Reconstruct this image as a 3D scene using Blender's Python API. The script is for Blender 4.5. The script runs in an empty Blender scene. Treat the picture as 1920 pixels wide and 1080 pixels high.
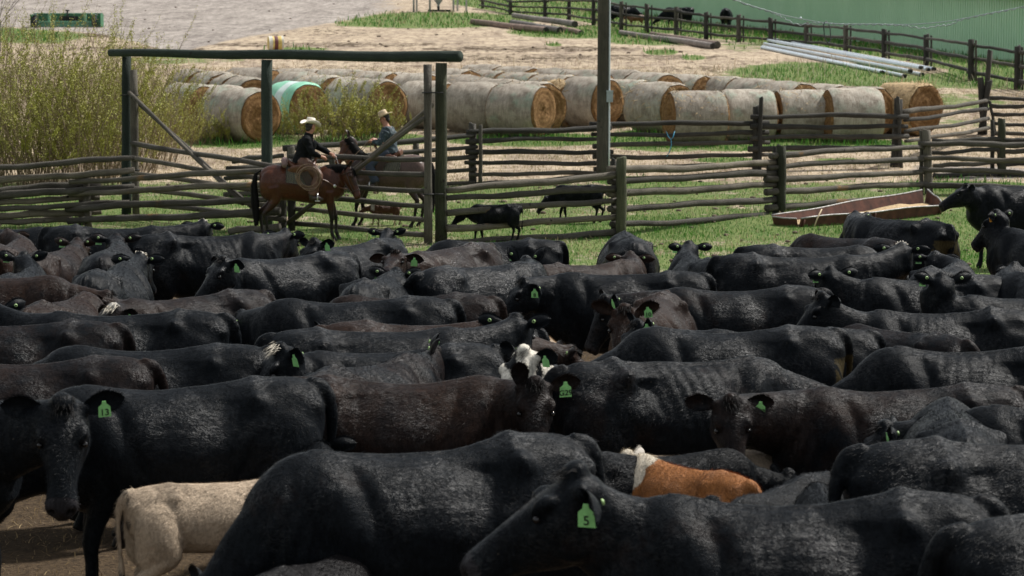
import bpy, math, random
import numpy as np
from mathutils import Vector, Matrix
D = math.radians
PI = math.pi
random.seed(7)
RNG = np.random.default_rng(11)
scene = bpy.context.scene
COL = scene.collection

# ------------------------------------------------------------------ camera
FPX = 4500.0            # focal length in pixels of the 1920 wide photograph
ZC = 3.8                # camera height
PITCH = math.atan((540 - 60) / FPX)
cam_d = bpy.data.cameras.new("camera")
cam_d.sensor_width = 36
cam_d.lens = FPX / 1920 * 36
cam_d.clip_start = 0.5
cam_d.clip_end = 6000
cam_d.dof.use_dof = True
cam_d.dof.focus_distance = 25.0
cam_d.dof.aperture_fstop = 5.0
cam = bpy.data.objects.new("camera", cam_d)
COL.objects.link(cam)
cam.location = (0, 0, ZC)
cam.rotation_euler = (PI / 2 - PITCH, 0, 0)
scene.camera = cam

# ------------------------------------------------------------------ sky, sun, exposure
SUN_EL, SUN_AZ = 52.0, 56.0      # azimuth measured from +Y (away) towards +X (right)
world = bpy.data.worlds.new("World")
scene.world = world
world.use_nodes = True
wn = world.node_tree
wn.nodes.clear()
sky = wn.nodes.new('ShaderNodeTexSky')
sky.sky_type = 'NISHITA'
sky.sun_disc = False
sky.sun_elevation = D(SUN_EL)
sky.sun_rotation = D(SUN_AZ)
sky.air_density = 1.3
sky.dust_density = 2.0
bg = wn.nodes.new('ShaderNodeBackground')
bg.inputs[1].default_value = 0.09
wo = wn.nodes.new('ShaderNodeOutputWorld')
# thin bright cloud over the whole sky: the blue is mixed with white
cl = wn.nodes.new('ShaderNodeMix')
cl.data_type = 'RGBA'
cl.inputs[0].default_value = 0.55
cl.inputs[7].default_value = (6.6, 6.5, 6.1, 1)
wn.links.new(sky.outputs[0], cl.inputs[6])
wn.links.new(cl.outputs[2], bg.inputs[0])
wn.links.new(bg.outputs[0], wo.inputs[0])
sun_d = bpy.data.lights.new("sun", 'SUN')
sun_d.energy = 4.3
sun_d.angle = D(5.0)
sun_d.color = (1.0, 0.965, 0.91)
sun = bpy.data.objects.new("sun", sun_d)
COL.objects.link(sun)
sdir = Vector((math.cos(D(SUN_EL)) * math.sin(D(SUN_AZ)), math.cos(D(SUN_EL)) * math.cos(D(SUN_AZ)), math.sin(D(SUN_EL))))
sun.rotation_euler = sdir.to_track_quat('Z', 'Y').to_euler()
sun.location = (20, -10, 40)
scene.view_settings.view_transform = 'Standard'
scene.view_settings.look = 'None'
scene.view_settings.exposure = 0.38
scene.view_settings.gamma = 1.0

# ------------------------------------------------------------------ geometry of the place
def ground(Y):
    a = ZC - 3.45 - 0.01667 * Y
    b = ZC - 6.13 + 0.041 * Y
    k = 0.12
    return (a + b) / 2 + np.sqrt(((a - b) / 2) ** 2 + k * k)
CP, SP = math.cos(PITCH), math.sin(PITCH)
def ray(u, v):
    a, b = (u - 960) / FPX, (540 - v) / FPX
    d = Vector((a, CP + b * SP, -SP + b * CP))
    return d / d.y
def pix(u, v, Y):
    d = ray(u, v)
    return Vector((d.x * Y, Y, ZC + d.z * Y))
def place(u, v, h=0.0):
    """ground point under the point of height h seen at this place of the photograph"""
    d = ray(u, v)
    lo, hi = 2.0, 2.0
    f = lambda Y: ZC + d.z * Y - float(ground(Y)) - h
    while f(hi) > 0 and hi < 600:
        lo = hi
        hi += 0.5
    for _ in range(30):
        m = (lo + hi) / 2
        if f(m) > 0: lo = m
        else: hi = m
    return Vector((d.x * lo, lo, float(ground(lo))))
def base(u, Y):
    return Vector(((u - 960) / FPX * Y / CP * 1.0, Y, float(ground(Y))))
def to_pix(P):
    """numpy: world points -> photograph pixels"""
    P = np.asarray(P, float)
    x, y, z = P[..., 0], P[..., 1], P[..., 2] - ZC
    dep = y * CP - z * SP
    upc = y * SP + z * CP
    dep = np.where(dep < 0.1, 0.1, dep)
    return 960 + FPX * x / dep, 540 - FPX * upc / dep

# ------------------------------------------------------------------ materials
def new_mat(name):
    m = bpy.data.materials.new(name)
    m.use_nodes = True
    nt = m.node_tree
    nt.nodes.clear()
    out = nt.nodes.new('ShaderNodeOutputMaterial')
    p = nt.nodes.new('ShaderNodeBsdfPrincipled')
    nt.links.new(p.outputs[0], out.inputs[0])
    return m, nt, p
def N(nt, typ, **kw):
    n = nt.nodes.new(typ)
    for k, v in kw.items():
        if k in ('operation', 'blend_type', 'data_type', 'attribute_type', 'attribute_name', 'feature', 'vector_type', 'interpolation_type'):
            setattr(n, k, v)
    return n
def L(nt, a, b): nt.links.new(a, b)
def noise(nt, vec, scale, detail=4, rough=0.6, dist=0.0):
    n = nt.nodes.new('ShaderNodeTexNoise')
    n.inputs['Scale'].default_value = scale
    n.inputs['Detail'].default_value = detail
    n.inputs['Roughness'].default_value = rough
    n.inputs['Distortion'].default_value = dist
    if vec is not None: L(nt, vec, n.inputs['Vector'])
    return n.outputs['Fac']
def ramp(nt, fac, stops):
    r = nt.nodes.new('ShaderNodeValToRGB')
    e = r.color_ramp.elements
    while len(e) > 1: e.remove(e[-1])
    e[0].position = stops[0][0]
    c = stops[0][1]
    e[0].color = (c, c, c, 1) if not hasattr(c, '__len__') else (*c, 1)
    for p, c in stops[1:]:
        q = e.new(p)
        q.color = (c, c, c, 1) if not hasattr(c, '__len__') else (*c, 1)
    if fac is not None: L(nt, fac, r.inputs[0])
    return r.outputs[0]
def mixc(nt, fac, a, b, mode='MIX'):
    m = nt.nodes.new('ShaderNodeMix')
    m.data_type = 'RGBA'
    m.blend_type = mode
    for s, v in ((m.inputs[0], fac), (m.inputs[6], a), (m.inputs[7], b)):
        if isinstance(v, (int, float)): s.default_value = v
        elif isinstance(v, (tuple, list)): s.default_value = (*v, 1)
        else: L(nt, v, s)
    return m.outputs[2]
def mth(nt, op, a, b=0.0, clamp=False):
    m = nt.nodes.new('ShaderNodeMath')
    m.operation = op
    m.use_clamp = clamp
    for s, v in ((m.inputs[0], a), (m.inputs[1], b)):
        if isinstance(v, (int, float)): s.default_value = v
        else: L(nt, v, s)
    return m.outputs[0]
def coords(nt, scale=(1, 1, 1), kind='Object'):
    t = nt.nodes.new('ShaderNodeTexCoord')
    mp = nt.nodes.new('ShaderNodeMapping')
    mp.inputs['Scale'].default_value = scale
    L(nt, t.outputs[kind], mp.inputs[0])
    return mp.outputs[0]
def attr(nt, name, typ='GEOMETRY'):
    a = nt.nodes.new('ShaderNodeAttribute')
    a.attribute_name = name
    a.attribute_type = typ
    return a
def bump(nt, p, h, strength, dist):
    b = nt.nodes.new('ShaderNodeBump')
    b.inputs['Strength'].default_value = strength
    b.inputs['Distance'].default_value = dist
    L(nt, h, b.inputs['Height'])
    L(nt, b.outputs[0], p.inputs['Normal'])
def simple(name, col, rough=0.7, var=0.25, scale=8, metal=0.0, bmp=0.0, sc=(1, 1, 1), spec=0.5, col2=None):
    m, nt, p = new_mat(name)
    v = coords(nt, sc)
    n = noise(nt, v, scale, 5)
    lo = tuple(c * (1 - var) for c in col) if col2 is None else col2
    hi = tuple(min(1, c * (1 + var)) for c in col)
    L(nt, ramp(nt, n, [(0.3, lo), (0.7, hi)]), p.inputs['Base Color'])
    p.inputs['Roughness'].default_value = rough
    p.inputs['Metallic'].default_value = metal
    p.inputs['Specular IOR Level'].default_value = spec
    if bmp: bump(nt, p, noise(nt, v, scale * 3, 4), 0.6, bmp)
    return m

def hide_mat(name, base_a, base_b, rough=0.55, spec=0.35, bs=0.75):
    """animal coat: two hair colours in patches; vertex attribute 'tone' lays markings, object property 'brown' shifts it"""
    m, nt, p = new_mat(name)
    v = coords(nt)
    big = noise(nt, v, 2.2, 3, 0.55)
    mid = noise(nt, v, 11, 4, 0.6, 0.6)
    f = mth(nt, 'ADD', mth(nt, 'MULTIPLY', big, 0.75), mth(nt, 'MULTIPLY', mid, 0.35))
    br = attr(nt, 'brown', 'OBJECT').outputs['Fac']
    f = mth(nt, 'ADD', f, mth(nt, 'SUBTRACT', br, 0.5))
    f = ramp(nt, f, [(0.54, 0.0), (1.0, 1.0)])
    c = mixc(nt, f, base_a, base_b)
    t = attr(nt, 'tone')
    c = mixc(nt, t.outputs['Alpha'], c, t.outputs['Color'])
    hv = noise(nt, coords(nt, (45, 45, 18)), 1.0, 3)
    hvar = 0.4 if base_a[0] < 0.05 else 0.22
    c = mixc(nt, 1.0, c, ramp(nt, hv, [(0.3, 1 - hvar), (0.7, 1 + hvar)]), 'MULTIPLY')
    fl = noise(nt, v, 75, 2, 0.5)
    fm = mth(nt, 'MULTIPLY', ramp(nt, fl, [(0.74, 0.0), (0.77, 1.0)]), ramp(nt, noise(nt, v, 2.7, 2), [(0.5, 0.0), (0.62, 0.8)]))
    c = mixc(nt, fm, c, (0.16, 0.135, 0.11))
    L(nt, c, p.inputs['Base Color'])
    p.inputs['Specular IOR Level'].default_value = spec
    wet = attr(nt, 'wet', 'OBJECT').outputs['Fac']
    L(nt, mth(nt, 'SUBTRACT', rough + 0.08, mth(nt, 'MULTIPLY', mth(nt, 'ADD', big, wet), 0.14)), p.inputs['Roughness'])
    v2 = coords(nt, (0.55, 1, 0.8))
    clump = noise(nt, v2, 22, 5, 0.72, 1.6)
    tuft = noise(nt, coords(nt, (0.45, 1, 0.75)), 55, 3, 0.6, 1.4)
    fine = noise(nt, coords(nt, (1, 1, 0.25)), 150, 2, 0.6, 0.4)
    patch = ramp(nt, noise(nt, v, 3.1, 3, 0.5), [(0.46, 0.08), (0.66, 1.0)])
    h = mth(nt, 'ADD', mth(nt, 'MULTIPLY', mth(nt, 'ADD', clump, mth(nt, 'MULTIPLY', tuft, 0.7)), patch), mth(nt, 'MULTIPLY', mth(nt, 'ADD', fine, tuft), 0.22))
    bump(nt, p, h, bs, 0.026)
    wetm = attr(nt, 'tone')
    L(nt, mth(nt, 'ADD', spec, mth(nt, 'MULTIPLY', mth(nt, 'MULTIPLY', patch, ramp(nt, tuft, [(0.44, 0.0), (0.66, 1.0)])), 0.26)), p.inputs['Specular IOR Level'])
    p.inputs['Sheen Weight'].default_value = 0.01
    p.inputs['Sheen Roughness'].default_value = 0.4
    p.inputs['Sheen Tint'].default_value = (0.75, 0.85, 1.0, 1)
    return m
M = {}
M['black'] = hide_mat('black_hide', (0.0058, 0.0072, 0.0090), (0.027, 0.0145, 0.0095), 0.44, 0.04, 0.45)
M['calf_black'] = hide_mat('calf_black_hide', (0.0055, 0.0066, 0.008), (0.014, 0.0125, 0.0125), 0.42, 0.04, 0.5)
M['cream'] = hide_mat('cream_hide', (0.46, 0.36, 0.26), (0.30, 0.235, 0.17), 0.75, 0.2)
M['rust'] = hide_mat('rust_hide', (0.30, 0.115, 0.030), (0.40, 0.17, 0.05), 0.7, 0.25)
M['bay'] = hide_mat('bay_hide', (0.055, 0.018, 0.009), (0.13, 0.042, 0.018), 0.45, 0.22, 0.12)
M['roan'] = hide_mat('roan_hide', (0.095, 0.062, 0.052), (0.21, 0.145, 0.122), 0.5, 0.2, 0.12)
M['brown_calf'] = hide_mat('brown_calf_hide', (0.11, 0.045, 0.02), (0.07, 0.028, 0.014))
M['eye'] = simple('eye', (0.006, 0.005, 0.005), 0.08, 0.1)
M['tag'] = simple('green_tag', (0.27, 0.62, 0.22), 0.45, 0.15, 30)
M['tag_orange'] = simple('orange_tag', (0.75, 0.33, 0.03), 0.45, 0.1, 30)
M['button'] = simple('pale_button', (0.30, 0.46, 0.17), 0.45, 0.1, 30)
M['ink'] = simple('black_ink', (0.01, 0.02, 0.01), 0.6, 0.1)
M['hair_black'] = simple('black_hair', (0.007, 0.0065, 0.0065), 0.75, 0.4, 30, spec=0.12)
M['hair_white'] = simple('white_hair', (0.62, 0.56, 0.46), 0.7, 0.25, 30)

def wood_mat(name, a, b, moss=0.0, rough=0.85):
    m, nt, p = new_mat(name)
    v = coords(nt, (1, 1, 1))
    t = nt.nodes.new('ShaderNodeTexCoord')
    uvm = nt.nodes.new('ShaderNodeMapping')
    uvm.inputs['Scale'].default_value = (2.0, 40, 1)
    L(nt, t.outputs['UV'], uvm.inputs[0])
    g = noise(nt, uvm.outputs[0], 3, 5, 0.65)
    big = noise(nt, v, 1.3, 4)
    c = ramp(nt, g, [(0.3, a), (0.62, b), (0.8, tuple(x * 1.5 for x in b))])
    c = mixc(nt, ramp(nt, big, [(0.4, 0), (0.7, 0.6)]), c, tuple(x * 0.55 for x in a))
    # warm lichen only in a few streaks
    om = ramp(nt, noise(nt, v, 0.9, 3), [(0.66, 0.0), (0.70, 1.0)])
    om = mth(nt, 'MULTIPLY', om, ramp(nt, g, [(0.45, 0), (0.6, 0.8)]))
    c = mixc(nt, mth(nt, 'MULTIPLY', om, moss), c, (0.32, 0.15, 0.02))
    rnd = nt.nodes.new('ShaderNodeObjectInfo').outputs['Random']
    c = mixc(nt, 1.0, c, ramp(nt, rnd, [(0.0, (0.62, 0.62, 0.62)), (0.6, (1.0, 0.98, 0.95)), (1.0, (1.5, 1.42, 1.3))]), 'MULTIPLY')
    kn = ramp(nt, noise(nt, v, 7, 2), [(0.68, 0.0), (0.73, 1.0)])
    c = mixc(nt, kn, c, (0.02, 0.017, 0.014))
    L(nt, c, p.inputs['Base Color'])
    p.inputs['Roughness'].default_value = rough
    p.inputs['Specular IOR Level'].default_value = 0.25
    bump(nt, p, mth(nt, 'ADD', g, noise(nt, v, 26, 4)), 0.9, 0.018)
    return m
M['rail'] = wood_mat('weathered_rail', (0.048, 0.044, 0.037), (0.165, 0.152, 0.13), 1.0)
M['rail_dark'] = wood_mat('dark_rail', (0.03, 0.029, 0.026), (0.10, 0.095, 0.083), 0.5)
M['beam'] = wood_mat('green_stained_post', (0.020, 0.033, 0.028), (0.045, 0.062, 0.05), 0.0)
M['post_green'] = wood_mat('mossy_post', (0.03, 0.036, 0.024), (0.075, 0.08, 0.05), 0.0)
M['log'] = wood_mat('grey_log', (0.13, 0.12, 0.12), (0.30, 0.27, 0.26), 0.0)
M['log_pink'] = wood_mat('peeled_log', (0.22, 0.15, 0.125), (0.40, 0.30, 0.25), 0.0)
M['pole'] = wood_mat('utility_pole_wood', (0.035, 0.035, 0.03), (0.075, 0.072, 0.06), 0.0)
M['pipe'] = simple('aluminium_pipe', (0.62, 0.68, 0.72), 0.38, 0.12, 3, 0.25)
M['dark'] = simple('dark_inside', (0.02, 0.02, 0.02), 0.9, 0.2)
M['galv'] = simple('galvanised', (0.35, 0.40, 0.42), 0.45, 0.15, 6, 0.5)
M['rust_steel'] = simple('rusty_steel', (0.085, 0.032, 0.02), 0.8, 0.5, 5, 0.1, 0.002)
M['rim'] = simple('worn_rim', (0.30, 0.29, 0.28), 0.5, 0.5, 12, 0.3)
M['green_paint'] = simple('green_paint', (0.035, 0.16, 0.075), 0.45, 0.35, 5)
M['green_paint2'] = simple('pale_green_paint', (0.12, 0.30, 0.19), 0.5, 0.3, 5)
M['tyre'] = simple('tyre', (0.02, 0.022, 0.025), 0.8, 0.3, 12)
M['drum_y'] = simple('drum_yellow', (0.55, 0.42, 0.12), 0.6, 0.3, 9)
M['drum_w'] = simple('drum_white', (0.6, 0.58, 0.5), 0.6, 0.2, 9)
M['drum_r'] = simple('drum_red', (0.12, 0.03, 0.03), 0.6, 0.2, 9)
M['cable'] = simple('cable', (0.30, 0.34, 0.37), 0.5, 0.2, 6)
M['cable_dark'] = simple('cable_dark', (0.02, 0.025, 0.03), 0.5, 0.2, 6)
M['twine'] = simple('blue_twine', (0.05, 0.32, 0.50), 0.6, 0.2, 6)

# ------------------------------------------------------------------ mesh building
class MB:
    """collects pieces; build() links them as one mesh object"""
    def __init__(s):
        s.v = []; s.f = []; s.mi = []; s.uv = []; s.n = 0; s.has_uv = False
    def add(s, v, f, mi=0, uv=None):
        v = [tuple(p) for p in v]
        o = s.n
        s.v += v
        s.n += len(v)
        s.f += [tuple(i + o for i in q) for q in f]
        s.mi += [mi] * len(f)
        s.uv += list(uv) if uv is not None else [(p[0], p[1]) for p in v]
        return s
    def box(s, lo, hi, mi=0, mat=None, bev=0.0):
        x0, y0, z0 = lo; x1, y1, z1 = hi
        v = [Vector(p) for p in ((x0, y0, z0), (x1, y0, z0), (x1, y1, z0), (x0, y1, z0), (x0, y0, z1), (x1, y0, z1), (x1, y1, z1), (x0, y1, z1))]
        if mat is not None: v = [mat @ p for p in v]
        return s.add(v, [(0, 3, 2, 1), (4, 5, 6, 7), (0, 1, 5, 4), (1, 2, 6, 5), (2, 3, 7, 6), (3, 0, 4, 7)], mi)
    def tube(s, pts, r, seg=10, mi=0, cap=True, capmi=None, jit=0.0, vlen=None):
        pts = [Vector(p) for p in pts]
        n = len(pts)
        rs = r if hasattr(r, '__len__') else [r] * n
        vs = []; uv = []; fs = []; mis = []
        T0 = (pts[1] - pts[0]).normalized()
        up = Vector((0, 0, 1)) if abs(T0.z) < 0.9 else Vector((0, 1, 0))
        side = T0.cross(up).normalized()
        dist = 0
        ph = random.random() * 6
        for i, p in enumerate(pts):
            if i: dist += (p - pts[i - 1]).length
            T = (pts[min(i + 1, n - 1)] - pts[max(i - 1, 0)]).normalized()
            side = (side - T * side.dot(T)).normalized()
            nu = T.cross(side)
            for k in range(seg):
                a = 2 * PI * k / seg
                rr = rs[i] * (1 + jit * math.sin(a * 2 + ph + i * 0.7) + jit * random.uniform(-1, 1) * 0.6)
                vs.append(p + (side * math.cos(a) + nu * math.sin(a)) * rr)
                uv.append((dist * 0.5 + ph, k / seg * 0.3))
        for i in range(n - 1):
            for k in range(seg):
                fs.append((i * seg + k, i * seg + (k + 1) % seg, (i + 1) * seg + (k + 1) % seg, (i + 1) * seg + k))
        s.add(vs, fs, mi, uv)
        if cap:
            o = s.n - len(vs)
            s.f.append(tuple(o + k for k in reversed(range(seg)))); s.mi.append(mi if capmi is None else capmi)
            s.f.append(tuple(o + (n - 1) * seg + k for k in range(seg))); s.mi.append(mi if capmi is None else capmi)
        return s
    def lathe(s, prof, seg=20, mi=0, mat=None):
        vs = []; fs = []
        for r, z in prof:
            for k in range(seg):
                a = 2 * PI * k / seg
                p = Vector((r * math.cos(a), r * math.sin(a), z))
                vs.append(mat @ p if mat is not None else p)
        for i in range(len(prof) - 1):
            for k in range(seg):
                fs.append((i * seg + k, i * seg + (k + 1) % seg, (i + 1) * seg + (k + 1) % seg, (i + 1) * seg + k))
        return s.add(vs, fs, mi)
    def build(s, name, mats, parent=None, smooth=True, loc=None):
        me = bpy.data.meshes.new(name)
        me.from_pydata(s.v, [], s.f)
        for m in (mats if isinstance(mats, (list, tuple)) else [mats]): me.materials.append(m)
        me.polygons.foreach_set('material_index', s.mi)
        me.polygons.foreach_set('use_smooth', [smooth] * len(s.f))
        ul = me.uv_layers.new(name='UVMap')
        li = np.empty(len(me.loops), int)
        me.loops.foreach_get('vertex_index', li)
        uv = np.asarray(s.uv, float)[li]
        ul.data.foreach_set('uv', uv.ravel())
        me.update()
        return link(name, me, parent, loc)
def link(name, me, parent=None, loc=None):
    o = bpy.data.objects.new(name, me)
    COL.objects.link(o)
    if parent is not None: o.parent = parent
    if loc is not None: o.location = loc
    return o
def tag(o, label=None, cat=None, group=None, kind=None):
    if label: o['label'] = label
    if cat: o['category'] = cat
    if group: o['group'] = group
    if kind: o['kind'] = kind
    return o
def empty(name, loc=(0, 0, 0), rz=0.0, sc=1.0):
    o = bpy.data.objects.new(name, None)
    COL.objects.link(o)
    o.empty_display_size = 0.2
    o.location = loc
    o.rotation_euler = (0, 0, rz)
    o.scale = (sc, sc, sc)
    return o
def copy_tree(o, parent=None):
    c = o.copy()
    COL.objects.link(c)
    c.parent = parent
    for ch in list(o.children): copy_tree(ch, c)
    return c
def rot_to(v):
    return Vector(v).to_track_quat('Z', 'Y').to_matrix().to_4x4()

# ------------------------------------------------------------------ animals: lofts fused into one skin
def sup(c, n):
    return math.copysign(abs(c) ** (2.0 / n), c)
def loft(parts, rings, seg=22):
    """rings: (center, side, up, w, ht, hb, n_up, n_lo)"""
    vs = []
    for (c, sd, up, w, ht, hb, nu, nl) in rings:
        for k in range(seg):
            a = 2 * PI * k / seg
            ca, sa = math.cos(a), math.sin(a)
            if sa >= 0: y, z = w * sup(ca, nu), ht * sup(sa, nu)
            else: y, z = w * sup(ca, nl), hb * sup(sa, nl)
            vs.append(c + sd * y + up * z)
    n = len(rings)
    fs = []
    for i in range(n - 1):
        for k in range(seg):
            fs.append((i * seg + k, i * seg + (k + 1) % seg, (i + 1) * seg + (k + 1) % seg, (i + 1) * seg + k))
    vs.append(rings[0][0]); vs.append(rings[-1][0])
    c0, c1 = n * seg, n * seg + 1
    for k in range(seg):
        fs.append((c0, (k + 1) % seg, k))
        fs.append((c1, (n - 1) * seg + k, (n - 1) * seg + (k + 1) % seg))
    parts.append((vs, fs))
def ell(parts, c, r, rot=None, seg=14, rg=9):
    vs = []; fs = []
    R = rot if rot is not None else Matrix.Identity(3)
    c = Vector(c)
    for i in range(1, rg):
        t = PI * i / rg
        for k in range(seg):
            a = 2 * PI * k / seg
            vs.append(c + R @ Vector((r[0] * math.sin(t) * math.cos(a), r[1] * math.sin(t) * math.sin(a), r[2] * math.cos(t))))
    vs.append(c + R @ Vector((0, 0, r[2]))); vs.append(c - R @ Vector((0, 0, r[2])))
    T, B = len(vs) - 2, len(vs) - 1
    for i in range(rg - 2):
        for k in range(seg):
            fs.append((i * seg + k, (i + 1) * seg + k, (i + 1) * seg + (k + 1) % seg, i * seg + (k + 1) % seg))
    for k in range(seg):
        fs.append((T, k, (k + 1) % seg))
        fs.append((B, (rg - 2) * seg + (k + 1) % seg, (rg - 2) * seg + k))
    parts.append((vs, fs))
def spline(pts, n):
    """Catmull-Rom through vectors (any tuple length)"""
    P = [np.array(p, float) for p in pts]
    P = [2 * P[0] - P[1]] + P + [2 * P[-1] - P[-2]]
    out = []
    for i in range(1, len(P) - 2):
        for j in range(n):
            t = j / n
            a, b, c, d = P[i - 1], P[i], P[i + 1], P[i + 2]
            out.append(0.5 * ((2 * b) + (-a + c) * t + (2 * a - 5 * b + 4 * c - d) * t * t + (-a + 3 * b - 3 * c + d) * t ** 3))
    out.append(P[-2])
    return out
def limb(parts, pts, seg=12, flat=1.0):
    """pts: (x,y,z,r)"""
    S = spline(pts, 4)
    rings = []
    n = len(S)
    for i, q in enumerate(S):
        T = Vector(S[min(i + 1, n - 1)][:3]) - Vector(S[max(i - 1, 0)][:3])
        T.normalize()
        ref = Vector((0, 1, 0)) if abs(T.y) < 0.9 else Vector((1, 0, 0))
        a = T.cross(ref).normalized()
        b = a.cross(T).normalized()
        r = max(q[3], 0.004)
        rings.append((Vector(q[:3]), b, a, r * flat, r, r, 2, 2))
    loft(parts, rings, seg)
def fuse(parts, voxel, smooth=5):
    V = []; F = []; o = 0
    for vs, fs in parts:
        V += [tuple(p) for p in vs]
        F += [tuple(i + o for i in f) for f in fs]
        o += len(vs)
    me = bpy.data.meshes.new('fuse')
    me.from_pydata(V, [], F)
    ob = bpy.data.objects.new('fuse', me)
    COL.objects.link(ob)
    r = ob.modifiers.new('r', 'REMESH')
    r.mode = 'VOXEL'
    r.voxel_size = voxel
    r.adaptivity = 0
    s = ob.modifiers.new('s', 'SMOOTH')
    s.factor = 0.5
    s.iterations = smooth
    dg = bpy.context.evaluated_depsgraph_get()
    m2 = bpy.data.meshes.new_from_object(ob.evaluated_get(dg))
    nv = len(m2.vertices)
    co = np.empty(nv * 3); m2.vertices.foreach_get('co', co)
    m2.calc_loop_triangles()
    quads = [tuple(p.vertices) for p in m2.polygons]
    bpy.data.objects.remove(ob)
    bpy.data.meshes.remove(me); bpy.data.meshes.remove(m2)
    return co.reshape(-1, 3), quads
def vnormals(co, F):
    Q = np.array([f if len(f) == 4 else (f[0], f[1], f[2], f[2]) for f in F])
    n = np.cross(co[Q[:, 2]] - co[Q[:, 0]], co[Q[:, 3]] - co[Q[:, 1]])
    tri = Q[:, 2] == Q[:, 3]
    n[tri] = np.cross(co[Q[tri, 1]] - co[Q[tri, 0]], co[Q[tri, 2]] - co[Q[tri, 0]])
    vn = np.zeros_like(co)
    for k in range(4): np.add.at(vn, Q[:, k], n)
    return vn / (np.linalg.norm(vn, axis=1, keepdims=True) + 1e-9), Q, n
def wav(co, seed, freq):
    r = np.random.default_rng(seed)
    out = 0
    for k in range(6):
        d = r.normal(size=3); d /= np.linalg.norm(d)
        out = out + np.sin(co @ d * freq * r.uniform(0.6, 1.7) + r.uniform(0, 6.28))
    return out / 6
def add_fur(co, Q, tone, n, ln, wd, seed, flow=None, lift=0.30, curl=0.5):
    """short hairs as thin blades lying along the coat; returns verts, tris, tone"""
    r = np.random.default_rng(seed)
    a = np.cross(co[Q[:, 2]] - co[Q[:, 0]], co[Q[:, 3]] - co[Q[:, 1]])
    ar = np.linalg.norm(a, axis=1) + 1e-12
    nn = a / ar[:, None]
    idx = r.choice(len(Q), n, p=ar / ar.sum())
    s, t = r.random((2, n, 1))
    q = Q[idx]
    P = (co[q[:, 0]] * (1 - s) + co[q[:, 1]] * s) * (1 - t) + (co[q[:, 3]] * (1 - s) + co[q[:, 2]] * s) * t
    nr = nn[idx]
    base_f = np.array([-1.0, 0, -0.75])
    f = np.repeat(base_f[None], n, 0)
    w1, w2 = wav(P, seed, 16), wav(P, seed + 1, 19)
    f[:, 0] += curl * 2.0 * w1
    f[:, 2] += curl * 2.0 * w2
    f += r.normal(size=(n, 3)) * 0.28
    f -= nr * np.sum(f * nr, 1, keepdims=True)
    f /= np.linalg.norm(f, axis=1, keepdims=True) + 1e-9
    sd = np.cross(nr, f)
    ll = ln * r.uniform(0.6, 1.3, (n, 1))
    lf = lift * r.uniform(0.4, 1.4, (n, 1))
    tip = P + f * ll + nr * ll * lf
    b0 = P + sd * wd - nr * 0.002
    b1 = P - sd * wd - nr * 0.002
    V = np.empty((n * 3, 3)); V[0::3] = b0; V[1::3] = b1; V[2::3] = tip
    T = np.arange(n * 3).reshape(-1, 3)
    return V, T, np.repeat(tone[q[:, 0]], 3, 0)
def ear_mesh(base_p, axis, face, Ln, Wd, cup=0.45, th=0.007):
    """leaf shaped cupped ear: axis = along the ear, face = direction its hollow looks"""
    axis = Vector(axis).normalized()
    face = Vector(face)
    face = (face - axis * face.dot(axis)).normalized()
    wdir = axis.cross(face).normalized()
    nu, nv = 11, 8
    V = []; F = []
    for layer in (0, 1):
        for i in range(nu):
            t = i / (nu - 1)
            w = Wd * (0.42 + 0.58 * math.sin(PI * min(1, t * 1.25 + 0.08)) if t < 0.75 else 1) 
            w = Wd * max(0.02, (math.sin(PI * (0.16 + 0.84 * t) ** 0.85)) ** 0.75 if t > 0 else 0.55)
            w = Wd * float(np.interp(t, [0, .15, .35, .55, .75, .9, 1.0], [.42, .56, .86, 1.0, .86, .50, .06]))
            for j in range(nv):
                b = -1 + 2 * j / (nv - 1)
                p = Vector(base_p) + axis * (Ln * t) + wdir * (w * b) - face * (cup * w * (1 - b * b) * 1.0 + 0.02 * math.sin(PI * t))
                if layer: p -= face * th * (1 - 0.7 * abs(b))
                V.append(p)
    n1 = nu * nv
    for layer in (0, 1):
        o = layer * n1
        for i in range(nu - 1):
            for j in range(nv - 1):
                q = (o + i * nv + j, o + i * nv + j + 1, o + (i + 1) * nv + j + 1, o + (i + 1) * nv + j)
                F.append(q if layer else tuple(reversed(q)))
    for i in range(nu - 1):
        for j, fl in ((0, 1), (nv - 1, 0)):
            a, b = i * nv + j, (i + 1) * nv + j
            q = (a, b, b + n1, a + n1)
            F.append(q if fl else tuple(reversed(q)))
    return V, F, wdir, face
def finish(name, co, F, extra, tone, mat, parent, fur=None, seed=0):
    """body skin + extra shells (ears) + hairs joined into one mesh with colour attribute 'tone'"""
    co = np.asarray(co, float)
    tone = np.asarray(tone, float)
    Vn, Q, _ = vnormals(co, F)
    allv = [co]; allf = [tuple(f) for f in F]; tn = [tone]; o = len(co)
    for (V, FF, tc) in extra:
        V = np.array([tuple(p) for p in V]); allv.append(V)
        allf += [tuple(i + o for i in f) for f in FF]
        tn.append(np.repeat(np.array([tc], float), len(V), 0)); o += len(V)
    nskin = len(allf)
    if fur:
        V, T, t3 = add_fur(co, Q, tone, fur['n'], fur['len'], fur['wd'], seed, lift=fur.get('lift', 0.3), curl=fur.get('curl', 0.5))
        allv.append(V); allf += [tuple(q) for q in (T + o).tolist()]; tn.append(t3)
    V = np.concatenate(allv)
    me = bpy.data.meshes.new(name)
    me.from_pydata(V.tolist(), [], allf)
    me.materials.append(mat)
    sm = np.ones(len(allf), bool)
    me.polygons.foreach_set('use_smooth', sm)
    ca = me.color_attributes.new('tone', 'FLOAT_COLOR', 'POINT')
    ca.data.foreach_set('color', np.concatenate(tn).ravel())
    me.update()
    return link(name, me, parent)

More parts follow.
